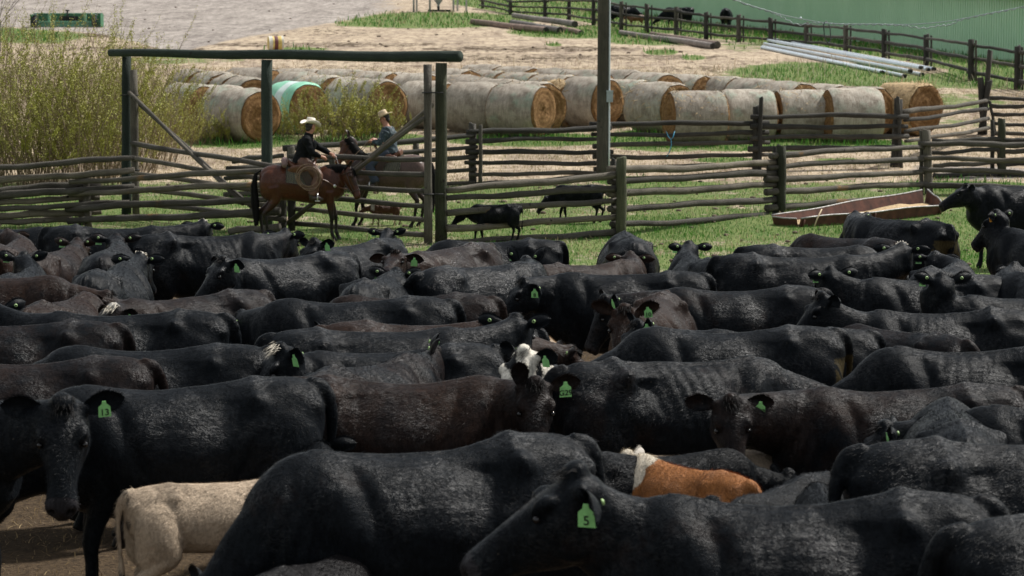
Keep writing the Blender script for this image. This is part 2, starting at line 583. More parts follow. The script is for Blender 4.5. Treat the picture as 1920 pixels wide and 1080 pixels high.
def neck_path(S, yaw, rise, length, n=9, start_el=8):
    """curve of the neck from S; yaw to the animal's left; rise = end elevation angle"""
    pts = [Vector(S)]
    fr = []
    for i in range(n + 1):
        t = i / n
        e = D(start_el + (rise - start_el) * min(1, t * 1.3))
        w = D(yaw) * (t ** 0.8)
        d = Vector((math.cos(e) * math.cos(w), math.cos(e) * math.sin(w), math.sin(e)))
        fr.append(d)
        if i < n: pts.append(pts[-1] + d * (length / n))
    return pts, fr
def frame(d):
    side = Vector((0, 0, 1)).cross(d).normalized()
    return side, d.cross(side).normalized()

COW_T = [(-0.885, 1.20, 1.00, 0.08), (-0.84, 1.285, 0.86, 0.17), (-0.74, 1.335, 0.74, 0.245), (-0.58, 1.35, 0.66, 0.285),
         (-0.42, 1.345, 0.60, 0.305), (-0.25, 1.325, 0.545, 0.325), (-0.02, 1.31, 0.50, 0.365), (0.2, 1.305, 0.49, 0.36),
         (0.40, 1.32, 0.52, 0.32), (0.55, 1.345, 0.55, 0.275), (0.70, 1.33, 0.60, 0.235), (0.82, 1.25, 0.68, 0.19), (0.91, 1.13, 0.78, 0.13)]
def solve_head(c, S=(0.55, 0, 1.055), lens=(0.56, 0.66, 0.76), hlen=1.0):
    """neck turn, lift and length that bring the poll where the photograph shows it"""
    ru, rv = c['poll']
    a, sc, loc = c['rot'], c.get('scale', 1.0), np.array(c['loc'])
    ca, sa = math.cos(a), math.sin(a)
    best = None
    for nl in lens:
        for yw in range(-80, 81, 8):
            for rs in range(-56, 76, 6):
                pts, dr = neck_path(S, yw, rs, nl, 9, c.get('start', min(10, max(-25, rs))))
                up = frame(dr[-1])[1]
                p = pts[-1] + up * 0.10 + dr[-1] * 0.04
                P = loc + sc * np.array([p.x * ca - p.y * sa, p.x * sa + p.y * ca, p.z])
                u, v = to_pix(P)
                sp = FPX * sc / loc[1]
                want = (c.get('look', math.degrees(a)) - math.degrees(a) + 180) % 360 - 180
                e = math.hypot(u - ru, v - rv) / sp + 0.0016 * abs(yw - max(-80, min(80, want * 0.6))) + 0.0008 * abs(rs - 5) + 0.05 * abs(nl - 0.66)
                if best is None or e < best[0]: best = (e, yw, rs, nl)
    c['nyaw'], c['rise'], c['nlen'] = best[1:]
    if best[0] > 0.26: print('HEADMISS %.2f %s' % (best[0], c.get('label', '')[:60]), best[1:])
    if 'look' in c:
        d = c['look'] - math.degrees(a) - best[1]
        c['hyaw'] = max(-75, min(75, (d + 180) % 360 - 180))
def make_cow(c):
    """c: dict of pose and looks. Local axes: x forward, y to the animal's left, z up; adult withers 1.35 m"""
    if 'poll' in c: solve_head(c)
    calf = c.get('calf', False)
    vox = c['vox']
    R = random.Random(c['seed'])
    parts = []
    fat = c.get('fat', 1.0) * (0.80 if calf else 1.0)
    X, Y, Z = Vector((1, 0, 0)), Vector((0, 1, 0)), Vector((0, 0, 1))
    rings = []
    dip = R.uniform(-0.015, 0.02)
    for q in spline(COW_T, 2):
        x, top, bot, w = q
        if calf: bot = bot + 0.16 * math.exp(-(x - 0.1) ** 2 / 0.5)
        top -= dip * math.exp(-x * x / 0.1)
        zc = bot + (top - bot) * 0.52
        nu = 1.75 - 0.30 * math.exp(-(x + 0.2) ** 2 / 0.03) + 0.25 * math.exp(-(x + 0.62) ** 2 / 0.03) - 0.15 * math.exp(-(x - 0.55) ** 2 / 0.02)
        rings.append((Vector((x, 0, zc)), Y, Z, w * fat, top - zc, zc - bot, nu, 2.25))
    loft(parts, rings, 28)
    bony = c.get('bony', R.uniform(0.6, 1.2))
    for s in (-1, 1):
        ell(parts, (-0.62, s * 0.17, 0.91), (0.24, 0.14, 0.31))
        ell(parts, (-0.70, s * 0.16, 0.78), (0.15, 0.10, 0.22))
        ell(parts, (0.56, s * 0.11, 0.86), (0.16, 0.11, 0.20))
    ell(parts, (-0.84, 0, 1.27), (0.085, 0.05, 0.06))
    # legs
    lr = 1.15 if calf else 1.0
    step = c.get('step', [R.uniform(-0.10, 0.10) for _ in range(4)])
    for i, s in enumerate((-1, 1)):
        a = step[i]; b = step[2 + i]
        y = s * 0.17
        limb(parts, [(-0.60, y, 0.88, 0.15), (-0.52, y * 1.08, 0.70, 0.125), (-0.66 + a * 0.5, y, 0.56, 0.072), (-0.755 + a, y, 0.45, 0.052 * lr),
                     (-0.725 + a, y, 0.30, 0.038 * lr), (-0.70 + a, y, 0.14, 0.042 * lr), (-0.66 + a, y, 0.06, 0.050 * lr), (-0.64 + a, y, 0.0, 0.058 * lr)], 12)
        y = s * 0.165
        limb(parts, [(0.55, y, 0.86, 0.12), (0.50, y, 0.70, 0.10), (0.53 + b * 0.6, y, 0.52, 0.062), (0.55 + b * 0.8, y, 0.40, 0.055 * lr),
                     (0.545 + b, y, 0.27, 0.038 * lr), (0.55 + b, y, 0.13, 0.042 * lr), (0.575 + b, y, 0.05, 0.05 * lr), (0.59 + b, y, 0.0, 0.055 * lr)], 12)
    # tail
    tw = c.get('tail', R.uniform(-0.08, 0.08))
    tr = 1.0 if not calf else 0.85
    limb(parts, [(-0.80, 0, 1.30, 0.042), (-0.89, tw * 0.15, 1.27, 0.042 * tr), (-0.945, tw * 0.5, 1.13, 0.036 * tr), (-0.945, tw, 0.92, 0.028 * tr), (-0.93, tw * 1.2, 0.70, 0.030 * tr),
                 (-0.92, tw * 1.25, 0.52, 0.042 * tr), (-0.92, tw * 1.25, 0.40, 0.02)], 10)
    # neck
    yaw, rise = c.get('nyaw', 0), c.get('rise', 5)
    nlen = c.get('nlen', 0.66 if not calf else 0.58)
    pts, dirs = neck_path((0.55, 0, 1.055), yaw, rise, nlen, 9, min(10, max(-25, rise)))
    rings = []
    n = len(pts)
    thin = 0.82 if calf else 1.0
    for i, p in enumerate(pts):
        t = i / (n - 1)
        sd, up = frame(dirs[i])
        w = (0.215 * (1 - t) + 0.112 * t) * thin
        h = (0.285 * (1 - t) ** 1.15 + 0.165 * (1 - (1 - t) ** 1.15)) * thin
        rings.append((p, sd, up, w, h, h * (1.06 - 0.1 * t), 1.9, 2.0))
    loft(parts, rings, 20)
    # head
    hy = yaw + c.get('hyaw', 0)
    hp = c.get('pitch', 42)
    roll = c.get('roll', 0)
    e, w = D(-hp), D(hy)
    fx = Vector((math.cos(e) * math.cos(w), math.cos(e) * math.sin(w), math.sin(e)))
    sd, up = frame(fx)
    if roll:
        rm = Matrix.Rotation(D(roll), 3, fx)
        sd, up = rm @ sd, rm @ up
    HS = c.get('head', 1.0) * (1.22 if calf else 1.04)
    nup = frame(dirs[-1])[1]
    poll = pts[-1] + nup * 0.10 + dirs[-1] * 0.04
    H = lambda x, y, z: poll + (fx * x + sd * y + up * z) * HS
    HR = [(-0.07, 0.065, -0.02, -0.15), (-0.02, 0.10, 0.025, -0.20), (0.05, 0.118, 0.038, -0.235), (0.13, 0.122, 0.036, -0.25), (0.19, 0.112, 0.03, -0.245),
          (0.26, 0.088, 0.022, -0.215), (0.33, 0.072, 0.012, -0.185), (0.40, 0.068, 0.002, -0.165), (0.455, 0.078, -0.006, -0.16), (0.495, 0.076, -0.02, -0.15), (0.525, 0.05, -0.045, -0.12)]
    if calf: HR = [(x * 0.88, w_, t_ + (0.012 if 0.02 < x < 0.2 else 0), b_ * 0.9) for x, w_, t_, b_ in HR]
    rings = []
    for q in spline(HR, 2):
        x, w_, t_, b_ = q
        zc = t_ + (b_ - t_) * 0.42
        rings.append((H(x, 0, zc), sd, up, w_ * HS, (t_ - zc) * HS, (zc - b_) * HS, 2.5, 2.0))
    loft(parts, rings, 22)
    RT = Matrix((fx, sd, up)).transposed()
    def he(x, y, z, r): ell(parts, H(x, y, z), tuple(k * HS for k in r), RT)
    he(-0.01, 0, 0.035, (0.055, 0.062, 0.045))
    for s in (-1, 1):
        he(0.135, s * 0.098, 0.012, (0.05, 0.034, 0.03))
        he(0.11, s * 0.075, -0.16, (0.095, 0.045, 0.08))
        he(0.47, s * 0.045, -0.055, (0.045, 0.034, 0.038))
        he(0.0, s * 0.095, -0.02, (0.035, 0.04, 0.035))
    he(0.48, 0, -0.135, (0.05, 0.055, 0.035))
    co, F = fuse(parts, vox, c.get('sm', 6))
    # fine relief: ribs, folds and muscle
    vn, Q, _ = vnormals(co, F)
    x, y, z = co[:, 0], co[:, 1], co[:, 2]
    barrel = np.exp(-((x - 0.1) / 0.33) ** 4) * (np.abs(vn[:, 1]) > 0.3) * np.clip((z - 0.5) / 0.2, 0, 1)
    disp = 0.0026 * max(0, bony - 0.9) * 1.4 * np.sin((x + 0.25 * z) * 2 * PI / 0.085) * barrel
    disp += 0.010 * wav(co, c['seed'], 9) + 0.004 * wav(co, c['seed'] + 5, 26)
    ay = np.abs(y)
    G3 = lambda cx, cy, cz, sx, sy, sz: np.exp(-(((x - cx) / sx) ** 2 + ((ay - cy) / sy) ** 2 + ((z - cz) / sz) ** 2))
    kb = bony * (0.55 if calf else 1.0)
    side = np.clip(np.abs(vn[:, 1]) * 1.5, 0, 1)
    # hook bones and the ridge that joins them to the spine
    disp += 0.066 * kb * G3(-0.44, 0.235 * fat, 1.25, 0.065, 0.07, 0.055)
    disp += 0.020 * kb * np.exp(-((x + 0.44 - 0.15 * (ay - 0.1)) / 0.05) ** 2) * np.clip((z - 1.18) / 0.1, 0, 1) * (ay < 0.24)
    disp += 0.030 * kb * G3(-0.83, 0.11, 1.18, 0.06, 0.06, 0.05)
    # hollow of the flank below the loin, and between hook and pin
    q = z - (1.22 - 0.9 * np.abs(x + 0.28))
    disp -= 0.019 * kb ** 1.8 * np.exp(-((x + 0.28) / 0.10) ** 2) * np.clip((q + 0.16) / 0.16, 0, 1) * np.clip((1.25 - z) / 0.025, 0, 1) * side * (z > 0.9)
    disp -= 0.022 * kb * G3(-0.64, 0.17, 1.20, 0.11, 0.09, 0.07)
    disp += 0.009 * kb * np.exp(-(y / 0.022) ** 2) * (z > 1.2) * (x < 0.6)
    # shoulder blade with a sharp hind edge, elbow fold, point of shoulder
    sl = x - (0.46 + 0.32 * (z - 1.0))
    blade_ = np.exp(-((z - 1.04) / 0.24) ** 4) * side
    disp += 0.028 * kb * np.exp(-((sl - 0.02) / 0.085) ** 2) * blade_
    disp -= 0.024 * np.exp(-((sl + 0.12) / 0.05) ** 2) * blade_
    disp -= 0.022 * np.exp(-((sl - 0.20) / 0.05) ** 2) * np.exp(-((z - 0.98) / 0.2) ** 2) * side
    disp += 0.020 * G3(0.72, 0.15, 0.92, 0.07, 0.07, 0.08)
    # stifle crease, round of the thigh, belly line
    disp -= 0.022 * np.exp(-((x + 0.36 + 0.5 * (z - 0.85)) / 0.045) ** 2) * np.exp(-((z - 0.82) / 0.2) ** 2) * side
    disp += 0.018 * G3(-0.60, 0.25, 0.95, 0.16, 0.15, 0.16)
    # loose folds of the neck
    nkm = np.exp(-((x - 0.80) / 0.14) ** 2) * np.exp(-((z - 1.0) / 0.25) ** 2)
    disp += 0.007 * np.sin((x * 0.8 + z * 0.25) * 2 * PI / 0.075) * nkm
    legm = z < 0.45
    disp[legm] *= 0.3
    hl = (co - np.array(poll)) @ np.array(RT)
    hl /= HS
    onhead = (hl[:, 0] > -0.12) & (hl[:, 0] < 0.62) & (np.abs(hl[:, 1]) < 0.2) & (hl[:, 2] > -0.33) & (hl[:, 2] < 0.12)
    disp[onhead] *= 0.25
    co = co + vn * disp[:, None]
    kx = 0.88 if calf else 1.0
    for s in (-1, 1):
        d = np.linalg.norm((hl - np.array([0.522 * kx, s * 0.042, -0.062])) / np.array([0.03, 0.017, 0.020]), axis=1)
        co -= np.outer(np.exp(-d * d), np.array(fx)) * 0.035 * HS
        d = np.linalg.norm((hl - np.array([0.185 * kx, s * 0.115, -0.02])) / np.array([0.045, 0.05, 0.03]), axis=1)
        co -= np.outer(np.exp(-d * d) * s, np.array(sd)) * 0.012 * HS
    # mouth line
    dm = np.exp(-((hl[:, 2] + 0.118 + 0.05 * (0.5 - hl[:, 0])) / 0.010) ** 2) * (hl[:, 0] > 0.34) * onhead
    co -= vn * (dm * 0.008)[:, None]
    # markings: rgba, alpha = how much it replaces the coat
    tone = np.zeros((len(co), 4))
    mz = onhead & (hl[:, 0] > 0.455 * kx)
    tone[mz] = (0.022, 0.02, 0.022, 0.9) if c['coat'] not in ('cream', 'rust') else (0.30, 0.18, 0.14, 0.9)
    for s in (-1, 1):
        d = np.linalg.norm((hl - np.array([0.515 * kx, s * 0.042, -0.062])) / np.array([0.03, 0.015, 0.018]), axis=1)
        tone[(d < 1) & onhead] = (0.002, 0.002, 0.002, 1)
    hoof = z < 0.05
    tone[hoof] = (0.012, 0.011, 0.010, 1)
    mark = c.get('mark')
    if mark == 'dirty_tail':
        k = (x < -0.78) & (z < 1.12) & (z > 0.7) & (np.abs(wav(co, 3, 20)) > 0.12)
        tone[k] = (0.075, 0.055, 0.02, 0.55)
    if mark in ('whiteface', 'spotface'):
        k = onhead & (hl[:, 0] > -0.06) & (hl[:, 0] < 0.46)
        if mark == 'spotface': k &= ~((wav(hl, 9, 34) > 0.30))
        tone[k] = (0.62, 0.58, 0.5, 1)
        if mark == 'whiteface':
            nk = (x > 0.55) & (z > 1.15) & ~onhead
            tone[nk] = (0.6, 0.55, 0.47, 1)
    if mark == 'blaze':
        k = onhead & (np.abs(hl[:, 1]) < 0.05) & (hl[:, 2] > -0.03) & (hl[:, 0] > -0.05) & (hl[:, 0] < 0.36)
        tone[k] = (0.6, 0.56, 0.48, 1)
    if mark == 'star':
        k = onhead & (np.abs(hl[:, 1]) < 0.045) & (hl[:, 2] > 0.02) & (np.abs(hl[:, 0]) < 0.045)
        tone[k] = (0.5, 0.47, 0.42, 0.9)
    if mark == 'collar':
        tone[(x > 0.62) & (x < 0.84) & ~onhead & (z > 0.9)] = (0.5, 0.45, 0.38, 1)
    if mark == 'whiterump':
        k = (x < -0.80) & (z < 1.22) & (z > 0.85) & (y > 0.06)
        tone[k] = (0.5, 0.45, 0.33, 1)
    if mark == 'cream':
        k = (wav(co, 21, 8) > 0.18) & (x > -0.6)
        tone[k] = (0.24, 0.185, 0.13, 0.5)
        k = (x < -0.86) & (wav(co, 5, 30) > 0.1)
        tone[k] = (0.05, 0.045, 0.04, 0.8)
    if mark == 'rust':
        k = (z < 0.62) | (onhead & (hl[:, 0] > -0.1)) | ((x > 0.38 + 0.10 * wav(co, 17, 22)) & (z > 0.95))
        tone[k] = (0.6, 0.53, 0.42, 1)
    # empty at the base, body
    root = empty(c.get('kindname') or ('calf' if calf else 'cow'), c['loc'], c['rot'], c['scale'])
    root.rotation_euler = (0, 0, c['rot'])
    ears = []
    eardrop = c.get('eardrop', R.uniform(-12, 14))
    el, ew = 0.215 * HS, 0.057 * HS
    coltone = (0, 0, 0, 0)
    if mark in ('whiteface', 'rust'): coltone = (0.5, 0.46, 0.4, 1)
    info = {}
    for s in (-1, 1):
        dr = D(eardrop + (c.get('earup_l', 0) if s > 0 else c.get('earup_r', 0)) * -1)
        back = D(18 + R.uniform(-8, 8))
        # ears stand out to the sides, judged against the true vertical
        hor = (sd * s)
        upv = up * 0.75 + Vector((0, 0, 0.5)); upv.normalize()
        ax = hor * math.cos(dr) * math.cos(back) - upv * math.sin(dr) - fx * math.sin(back) * 0.6
        fc = Vector((fx.x, fx.y, 0)).normalized() - Vector((0, 0, 1)) * c.get('earface', 0.25)
        V, FF, wd_, fc_ = ear_mesh(H(0.01, s * 0.085, -0.012), ax, fc, el, ew)
        if s < 0: FF = [tuple(reversed(q)) for q in FF]
        ears.append((V, FF, coltone))
        if c.get('fur', 0) > 9000 or calf:
            HV, HF = [], []
            wdn = Vector(wd_)
            for q in range(260):
                e_ = R.choice((0, 7)); i_ = R.uniform(1.2, 9.6); i0 = int(i_)
                p_ = Vector(V[i0 * 8 + e_]).lerp(Vector(V[(i0 + 1) * 8 + e_]), i_ - i0)
                dd = (wdn * (1 if e_ else -1) * R.uniform(0.2, 1.0) + ax * R.uniform(0.4, 1.2) + fc_ * R.uniform(-0.4, 0.7)).normalized()
                ww = dd.cross(fc_).normalized() * 0.0012
                k_ = len(HV)
                HV += [p_ - ww, p_ + ww, p_ + dd * R.uniform(0.012, 0.03)]
                HF.append((k_, k_ + 1, k_ + 2))
            ears.append((HV, HF, coltone))
        info[s] = (ax.normalized(), fc_.normalized(), H(0.01, s * 0.085, -0.012))
    fur = None
    if c.get('fur', 0):
        fur = dict(n=int(c['fur']), len=c.get('furlen', 0.026), wd=c.get('furwd', 0.0018), lift=c.get('lift', 0.32), curl=c.get('curl', 0.5))
    body = finish('body', co, F, ears, tone, M[c['coat']], root, fur, c['seed'])
    body['brown'] = float(c.get('brown', 0.3)); body['wet'] = float(c.get('wet', 0.5))
    # forelock tuft
    if c.get('detail', 1) and c.get('tuft', True):
        mb = MB()
        for k in range(90):
            a = R.uniform(-0.055, 0.055); b = R.uniform(-0.045, 0.05)
            p0 = H(b, a, 0.052 - a * a * 4)
            d = fx * R.uniform(0.1, 1.0) + up * R.uniform(0.3, 1.0) + sd * R.uniform(-0.6, 0.6)
            d.normalize()
            ll = R.uniform(0.03, 0.06) * (1.0 if mark != 'forelock' else 1.7)
            sdv = d.cross(fx).normalized() * 0.003
            mid = p0 + d * ll * 0.6
            tip = p0 + d * ll + fx * 0.02 - Vector((0, 0, 0.012))
            mb.add([p0 - sdv, p0 + sdv, mid + sdv * 0.7, tip, mid - sdv * 0.7], [(0, 1, 2, 4), (4, 2, 3)])
        mb.build('forelock', M['hair_white'] if mark in ('forelock', 'star', 'whiteface', 'blaze', 'rust') else (M['hair_black'] if c['coat'] in ('black', 'calf_black') else M[c['coat']]), body)
    # eyes
    if c.get('eyes', True):
        for s in (-1, 1):
            mb = MB()
            mb.lathe([(0.0001, 0.019), (0.009, 0.017), (0.016, 0.010), (0.0185, 0.0), (0.013, -0.012), (0.0001, -0.018)], 12, 0,
                     Matrix.Translation(H(0.185 * kx, s * 0.104, -0.018)) @ rot_to(sd * s))
            mb.build('eye', M['eye'], body)
    # ear tags
    if c.get('tags', True) and not calf:
        for s in (-1, 1):
            ax, fc, bp = info[s]
            wdv = ax.cross(fc).normalized()
            if wdv.z > 0: wdv = -wdv
            tm = bp + ax * el * (0.52 if s > 0 and c.get('flap', True) else 0.44)
            # back of ear: round button
            mb = MB()
            mt = Matrix.Translation(tm - fc * (0.058 * HS)) @ rot_to(-fc)
            bs = min(1.0, c.get('bs', 1.0)) * 0.88
            mb.lathe([(0.0165 * bs, -0.004), (0.0165 * bs, 0.005), (0.009 * bs, 0.007)], 16, 0, mt)
            mb.lathe([(0.009 * bs, 0.008), (0.008 * bs, 0.003), (0.0001, 0.003)], 16, 1, mt)
            mb.build('ear_button', [M['button'], M['ink']], body)
            if s == 1 and c.get('flap', True):
                mb = MB()
                ft = D(c.get('ft', 0))
                fc = (fc * math.cos(ft) + sd * s * math.sin(ft)).normalized()
                down = Vector((0, 0, -1)); down = (down - fc * down.dot(fc)).normalized()
                down = (down * 0.9 + wdv * 0.3).normalized()
                down = (down - fc * down.dot(fc)).normalized()
                ac = down.cross(fc).normalized()
                o = tm + fc * 0.012 * HS - down * 0.012
                TS = c.get('tagsize', 1.0)
                sh = [(-0.010, -0.008), (0.010, -0.008), (0.014, 0.010), (0.033, 0.026), (0.036, 0.086), (-0.036, 0.086), (-0.033, 0.026), (-0.014, 0.010)]
                fr_ = [o + ac * (a * TS) + down * (b * TS) + fc * 0.002 for a, b in sh]
                bk = [p - fc * 0.0035 for p in fr_]
                k = len(sh)
                mb.add(fr_ + bk, [tuple(range(k)), tuple(reversed(range(k, 2 * k)))] + [(i, i + k, (i + 1) % k + k, (i + 1) % k) for i in range(k)])
                tg = mb.build('ear_tag', M['tag_orange'] if c.get('orange') else M['tag'], body, smooth=False)
                if c.get('num'):
                    cu = bpy.data.curves.new('tag_number', 'FONT')
                    cu.body = c['num']; cu.size = 0.046 * TS * (1.15 if len(c['num']) < 3 else 1.0); cu.align_x = 'CENTER'; cu.align_y = 'CENTER'
                    cu.extrude = 0.0004; cu.offset = 0.0009
                    to = bpy.data.objects.new('tag_number', cu)
                    COL.objects.link(to)
                    # text lies on the flap: x across, y up
                    zx = fc; xx = (-down).cross(zx).normalized()
                    mtx = Matrix((xx, -down, zx)).transposed().to_4x4()
                    mtx.translation = o + down * 0.060 * TS + fc * 0.0045
                    dg = bpy.context.evaluated_depsgraph_get()
                    me = bpy.data.meshes.new_from_object(to.evaluated_get(dg))
                    bpy.data.objects.remove(to)
                    me.transform(mtx)
                    me.materials.clear(); me.materials.append(M['ink'])
                    link('tag_number', me, tg)
    tag(root, c['label'], c.get('kindname') or ('calf' if calf else 'cow'), c.get('group'))
    return root

# ------------------------------------------------------------------ horses and riders
HORSE_T = [(-0.86, 1.30, 1.00, 0.07), (-0.82, 1.40, 0.88, 0.16), (-0.70, 1.48, 0.80, 0.25), (-0.50, 1.51, 0.80, 0.275), (-0.28, 1.47, 0.80, 0.27), (0.0, 1.42, 0.76, 0.285),
           (0.25, 1.43, 0.73, 0.28), (0.42, 1.50, 0.73, 0.25), (0.56, 1.50, 0.78, 0.22), (0.70, 1.40, 0.84, 0.20), (0.80, 1.28, 0.92, 0.14)]
def make_horse(c):
    if 'poll' in c: solve_head(c, (0.52, 0, 1.24), (0.60, 0.70, 0.78))
    parts = []
    Y, Z = Vector((0, 1, 0)), Vector((0, 0, 1))
    rings = []
    for q in spline(HORSE_T, 2):
        x, top, bot, w = q
        zc = (top + bot) / 2
        rings.append((Vector((x, 0, zc)), Y, Z, w, top - zc, zc - bot, 1.9, 2.1))
    loft(parts, rings, 24)
    for s in (-1, 1):
        ell(parts, (-0.62, s * 0.14, 1.12), (0.24, 0.15, 0.30))
        ell(parts, (0.50, s * 0.15, 1.12), (0.17, 0.09, 0.28), Matrix.Rotation(D(-20), 3, 'Y'))
        ell(parts, (0.66, s * 0.09, 1.02), (0.12, 0.10, 0.16))
    st = c['step']
    for i, s in enumerate((-1, 1)):
        a, b = st[i], st[2 + i]
        y = s * 0.15
        limb(parts, [(-0.58, y, 1.08, 0.17), (-0.54 + a * 0.2, y, 0.86, 0.115), (-0.66 + a * 0.6, y, 0.68, 0.07), (-0.78 + a, y, 0.56, 0.052), (-0.76 + a, y, 0.46, 0.042),
                     (-0.73 + a, y, 0.26, 0.032), (-0.71 + a, y, 0.16, 0.040), (-0.67 + a, y, 0.08, 0.036), (-0.65 + a, y, 0.04, 0.05), (-0.64 + a, y, 0.0, 0.06)], 12)
        y = s * 0.14
        limb(parts, [(0.52, y, 0.98, 0.12), (0.52, y, 0.80, 0.085), (0.55 + b * 0.6, y, 0.60, 0.058), (0.57 + b * 0.8, y, 0.47, 0.050), (0.57 + b, y, 0.40, 0.038),
                     (0.57 + b, y, 0.24, 0.030), (0.575 + b, y, 0.16, 0.038), (0.61 + b, y, 0.08, 0.034), (0.63 + b, y, 0.04, 0.048), (0.635 + b, y, 0.0, 0.055)], 12)
    pts, dirs = neck_path((0.52, 0, 1.24), c['nyaw'], c['rise'], c.get('nlen', 0.78), 9, c.get('start', 20))
    rings = []
    n = len(pts)
    for i, p in enumerate(pts):
        t = i / (n - 1)
        sd, up = frame(dirs[i])
        w = 0.15 * (1 - t) + 0.075 * t
        h = 0.27 * (1 - t) ** 0.8 + 0.13 * (1 - (1 - t) ** 0.8)
        rings.append((p, sd, up, w, h, h, 1.9, 2.0))
    loft(parts, rings, 18)
    hy, hp = c['nyaw'] + c.get('hyaw', 0), c['pitch']
    e, w = D(-hp), D(hy)
    fx = Vector((math.cos(e) * math.cos(w), math.cos(e) * math.sin(w), math.sin(e)))
    sd, up = frame(fx)
    if hp > 88: up = up
    nup = frame(dirs[-1])[1]
    poll = pts[-1] + nup * 0.08
    H = lambda x, y, z: poll + fx * x + sd * y + up * z
    rings = []
    for q in spline([(-0.06, 0.05, 0.0, -0.15), (0.0, 0.085, 0.03, -0.22), (0.10, 0.10, 0.045, -0.26), (0.20, 0.095, 0.04, -0.25), (0.30, 0.07, 0.03, -0.20), (0.42, 0.055, 0.02, -0.155),
                     (0.52, 0.058, 0.015, -0.14), (0.58, 0.058, 0.0, -0.135), (0.61, 0.035, -0.03, -0.10)], 2):
        x, w_, t_, b_ = q
        zc = t_ + (b_ - t_) * 0.45
        rings.append((H(x, 0, zc), sd, up, w_, t_ - zc, zc - b_, 2.3, 2.0))
    loft(parts, rings, 18)
    RT = Matrix((fx, sd, up)).transposed()
    for s in (-1, 1):
        ell(parts, H(0.14, s * 0.08, 0.0), (0.045, 0.028, 0.03), RT)
        ell(parts, H(0.56, s * 0.035, -0.04), (0.04, 0.03, 0.035), RT)
    co, F = fuse(parts, c['vox'], 5)
    vn, Q, _ = vnormals(co, F)
    co = co + vn * (0.006 * wav(co, 4, 9))[:, None]
    hl = (co - np.array(poll)) @ np.array(RT)
    tone = np.zeros((len(co), 4))
    z, x = co[:, 2], co[:, 0]
    dark = (0.010, 0.008, 0.007)
    for zz, al in ((0.74, 0.5), (0.62, 0.85), (0.52, 1.0)):
        tone[z < zz + 0.03 * wav(co, 8, 20)] = (*dark, al)
    onh = (hl[:, 0] > 0.0) & (hl[:, 0] < 0.7) & (np.abs(hl[:, 1]) < 0.2) & (np.abs(hl[:, 2]) < 0.3)
    if c['coat'] == 'bay':
        tone[onh & (hl[:, 2] > -0.02) & (hl[:, 0] < 0.35)] = (*dark, 0.6)
    else:
        tone[onh & (hl[:, 0] < 0.35)] = (0.075, 0.03, 0.018, 0.8)
        tone[onh & (hl[:, 0] >= 0.35)] = (0.16, 0.06, 0.03, 0.9)
        nk = (x > 0.55) & ~onh & (z > 0.9)
        tone[nk] = (0.03, 0.022, 0.02, 0.65)
    for s in (-1, 1):
        d = np.linalg.norm((hl - np.array([0.60, s * 0.035, -0.04])) / np.array([0.03, 0.015, 0.018]), axis=1)
        tone[(d < 1) & onh] = (0.004, 0.003, 0.003, 1)
    tone[z < 0.05] = (0.02, 0.018, 0.015, 1)
    root = empty('horse', c['loc'], c['rot'], c.get('scale', 1))
    ears = []
    for s in (-1, 1):
        ax = (up * 0.8 + sd * s * 0.28 - fx * 0.75) if hp > 45 else (up + sd * s * 0.25 - fx * 0.1)
        V, FF, _, _ = ear_mesh(H(-0.01, s * 0.06, 0.02), ax, fx + up * 0.3 + sd * s * 0.4, 0.17, 0.036, 0.5)
        if s < 0: FF = [tuple(reversed(q)) for q in FF]
        ears.append((V, FF, (0.02, 0.012, 0.01, 0.8)))
    body = finish('body', co, F, ears, tone, M[c['coat']], root, dict(n=9000, len=0.02, wd=0.002, lift=0.15, curl=0.15), 3)
    body['brown'] = 0.45; body['wet'] = 1.0
    for s in (-1, 1):
        mb = MB(); mb.lathe([(0.0001, 0.02), (0.017, 0.012), (0.021, 0.0), (0.0001, -0.02)], 12, 0, Matrix.Translation(H(0.145, s * 0.088, -0.01)) @ rot_to(sd * s)); mb.build('eye', M['eye'], body)
    # mane: locks falling to one side of the crest, forelock between the ears
    R = random.Random(5)
    mb = MB()
    fall = c.get('fall', 1)
    for k in range(520):
        t = R.random()
        i = min(int(t * (n - 1)), n - 2); fr_ = t * (n - 1) - i
        p = pts[i].lerp(pts[i + 1], fr_)
        s_, u_ = frame(dirs[i])
        h = 0.27 * (1 - t) ** 0.8 + 0.13 * (1 - (1 - t) ** 0.8)
        p0 = p + u_ * (h * 0.97) + s_ * R.uniform(-0.02, 0.02)
        ll = R.uniform(0.10, 0.20)
        w0 = dirs[i] * R.uniform(0.008, 0.016)
        a1 = p0 + s_ * fall * 0.045 + u_ * 0.012
        a2 = a1 + s_ * fall * 0.055 - u_ * ll * 0.5
        a3 = a2 - u_ * ll * 0.5 + s_ * fall * 0.02 + dirs[i] * R.uniform(-0.03, 0.03)
        mb.add([p0 - w0, p0 + w0, a1 + w0, a1 - w0, a2 + w0, a2 - w0, a3], [(0, 1, 2, 3), (3, 2, 4, 5), (5, 4, 6)])
    for k in range(60):
        p0 = H(R.uniform(-0.03, 0.04), R.uniform(-0.03, 0.03), 0.045)
        d = (fx + up * 0.1 + sd * R.uniform(-0.25, 0.25)).normalized()
        ww = sd * 0.006
        mb.add([p0 - ww, p0 + ww, p0 + d * 0.10 + up * 0.01, p0 + d * R.uniform(0.15, 0.2) - up * 0.005], [(0, 1, 2), (0, 2, 3)])
    mb.build('mane', M['hair_black'], body)
    mb = MB()
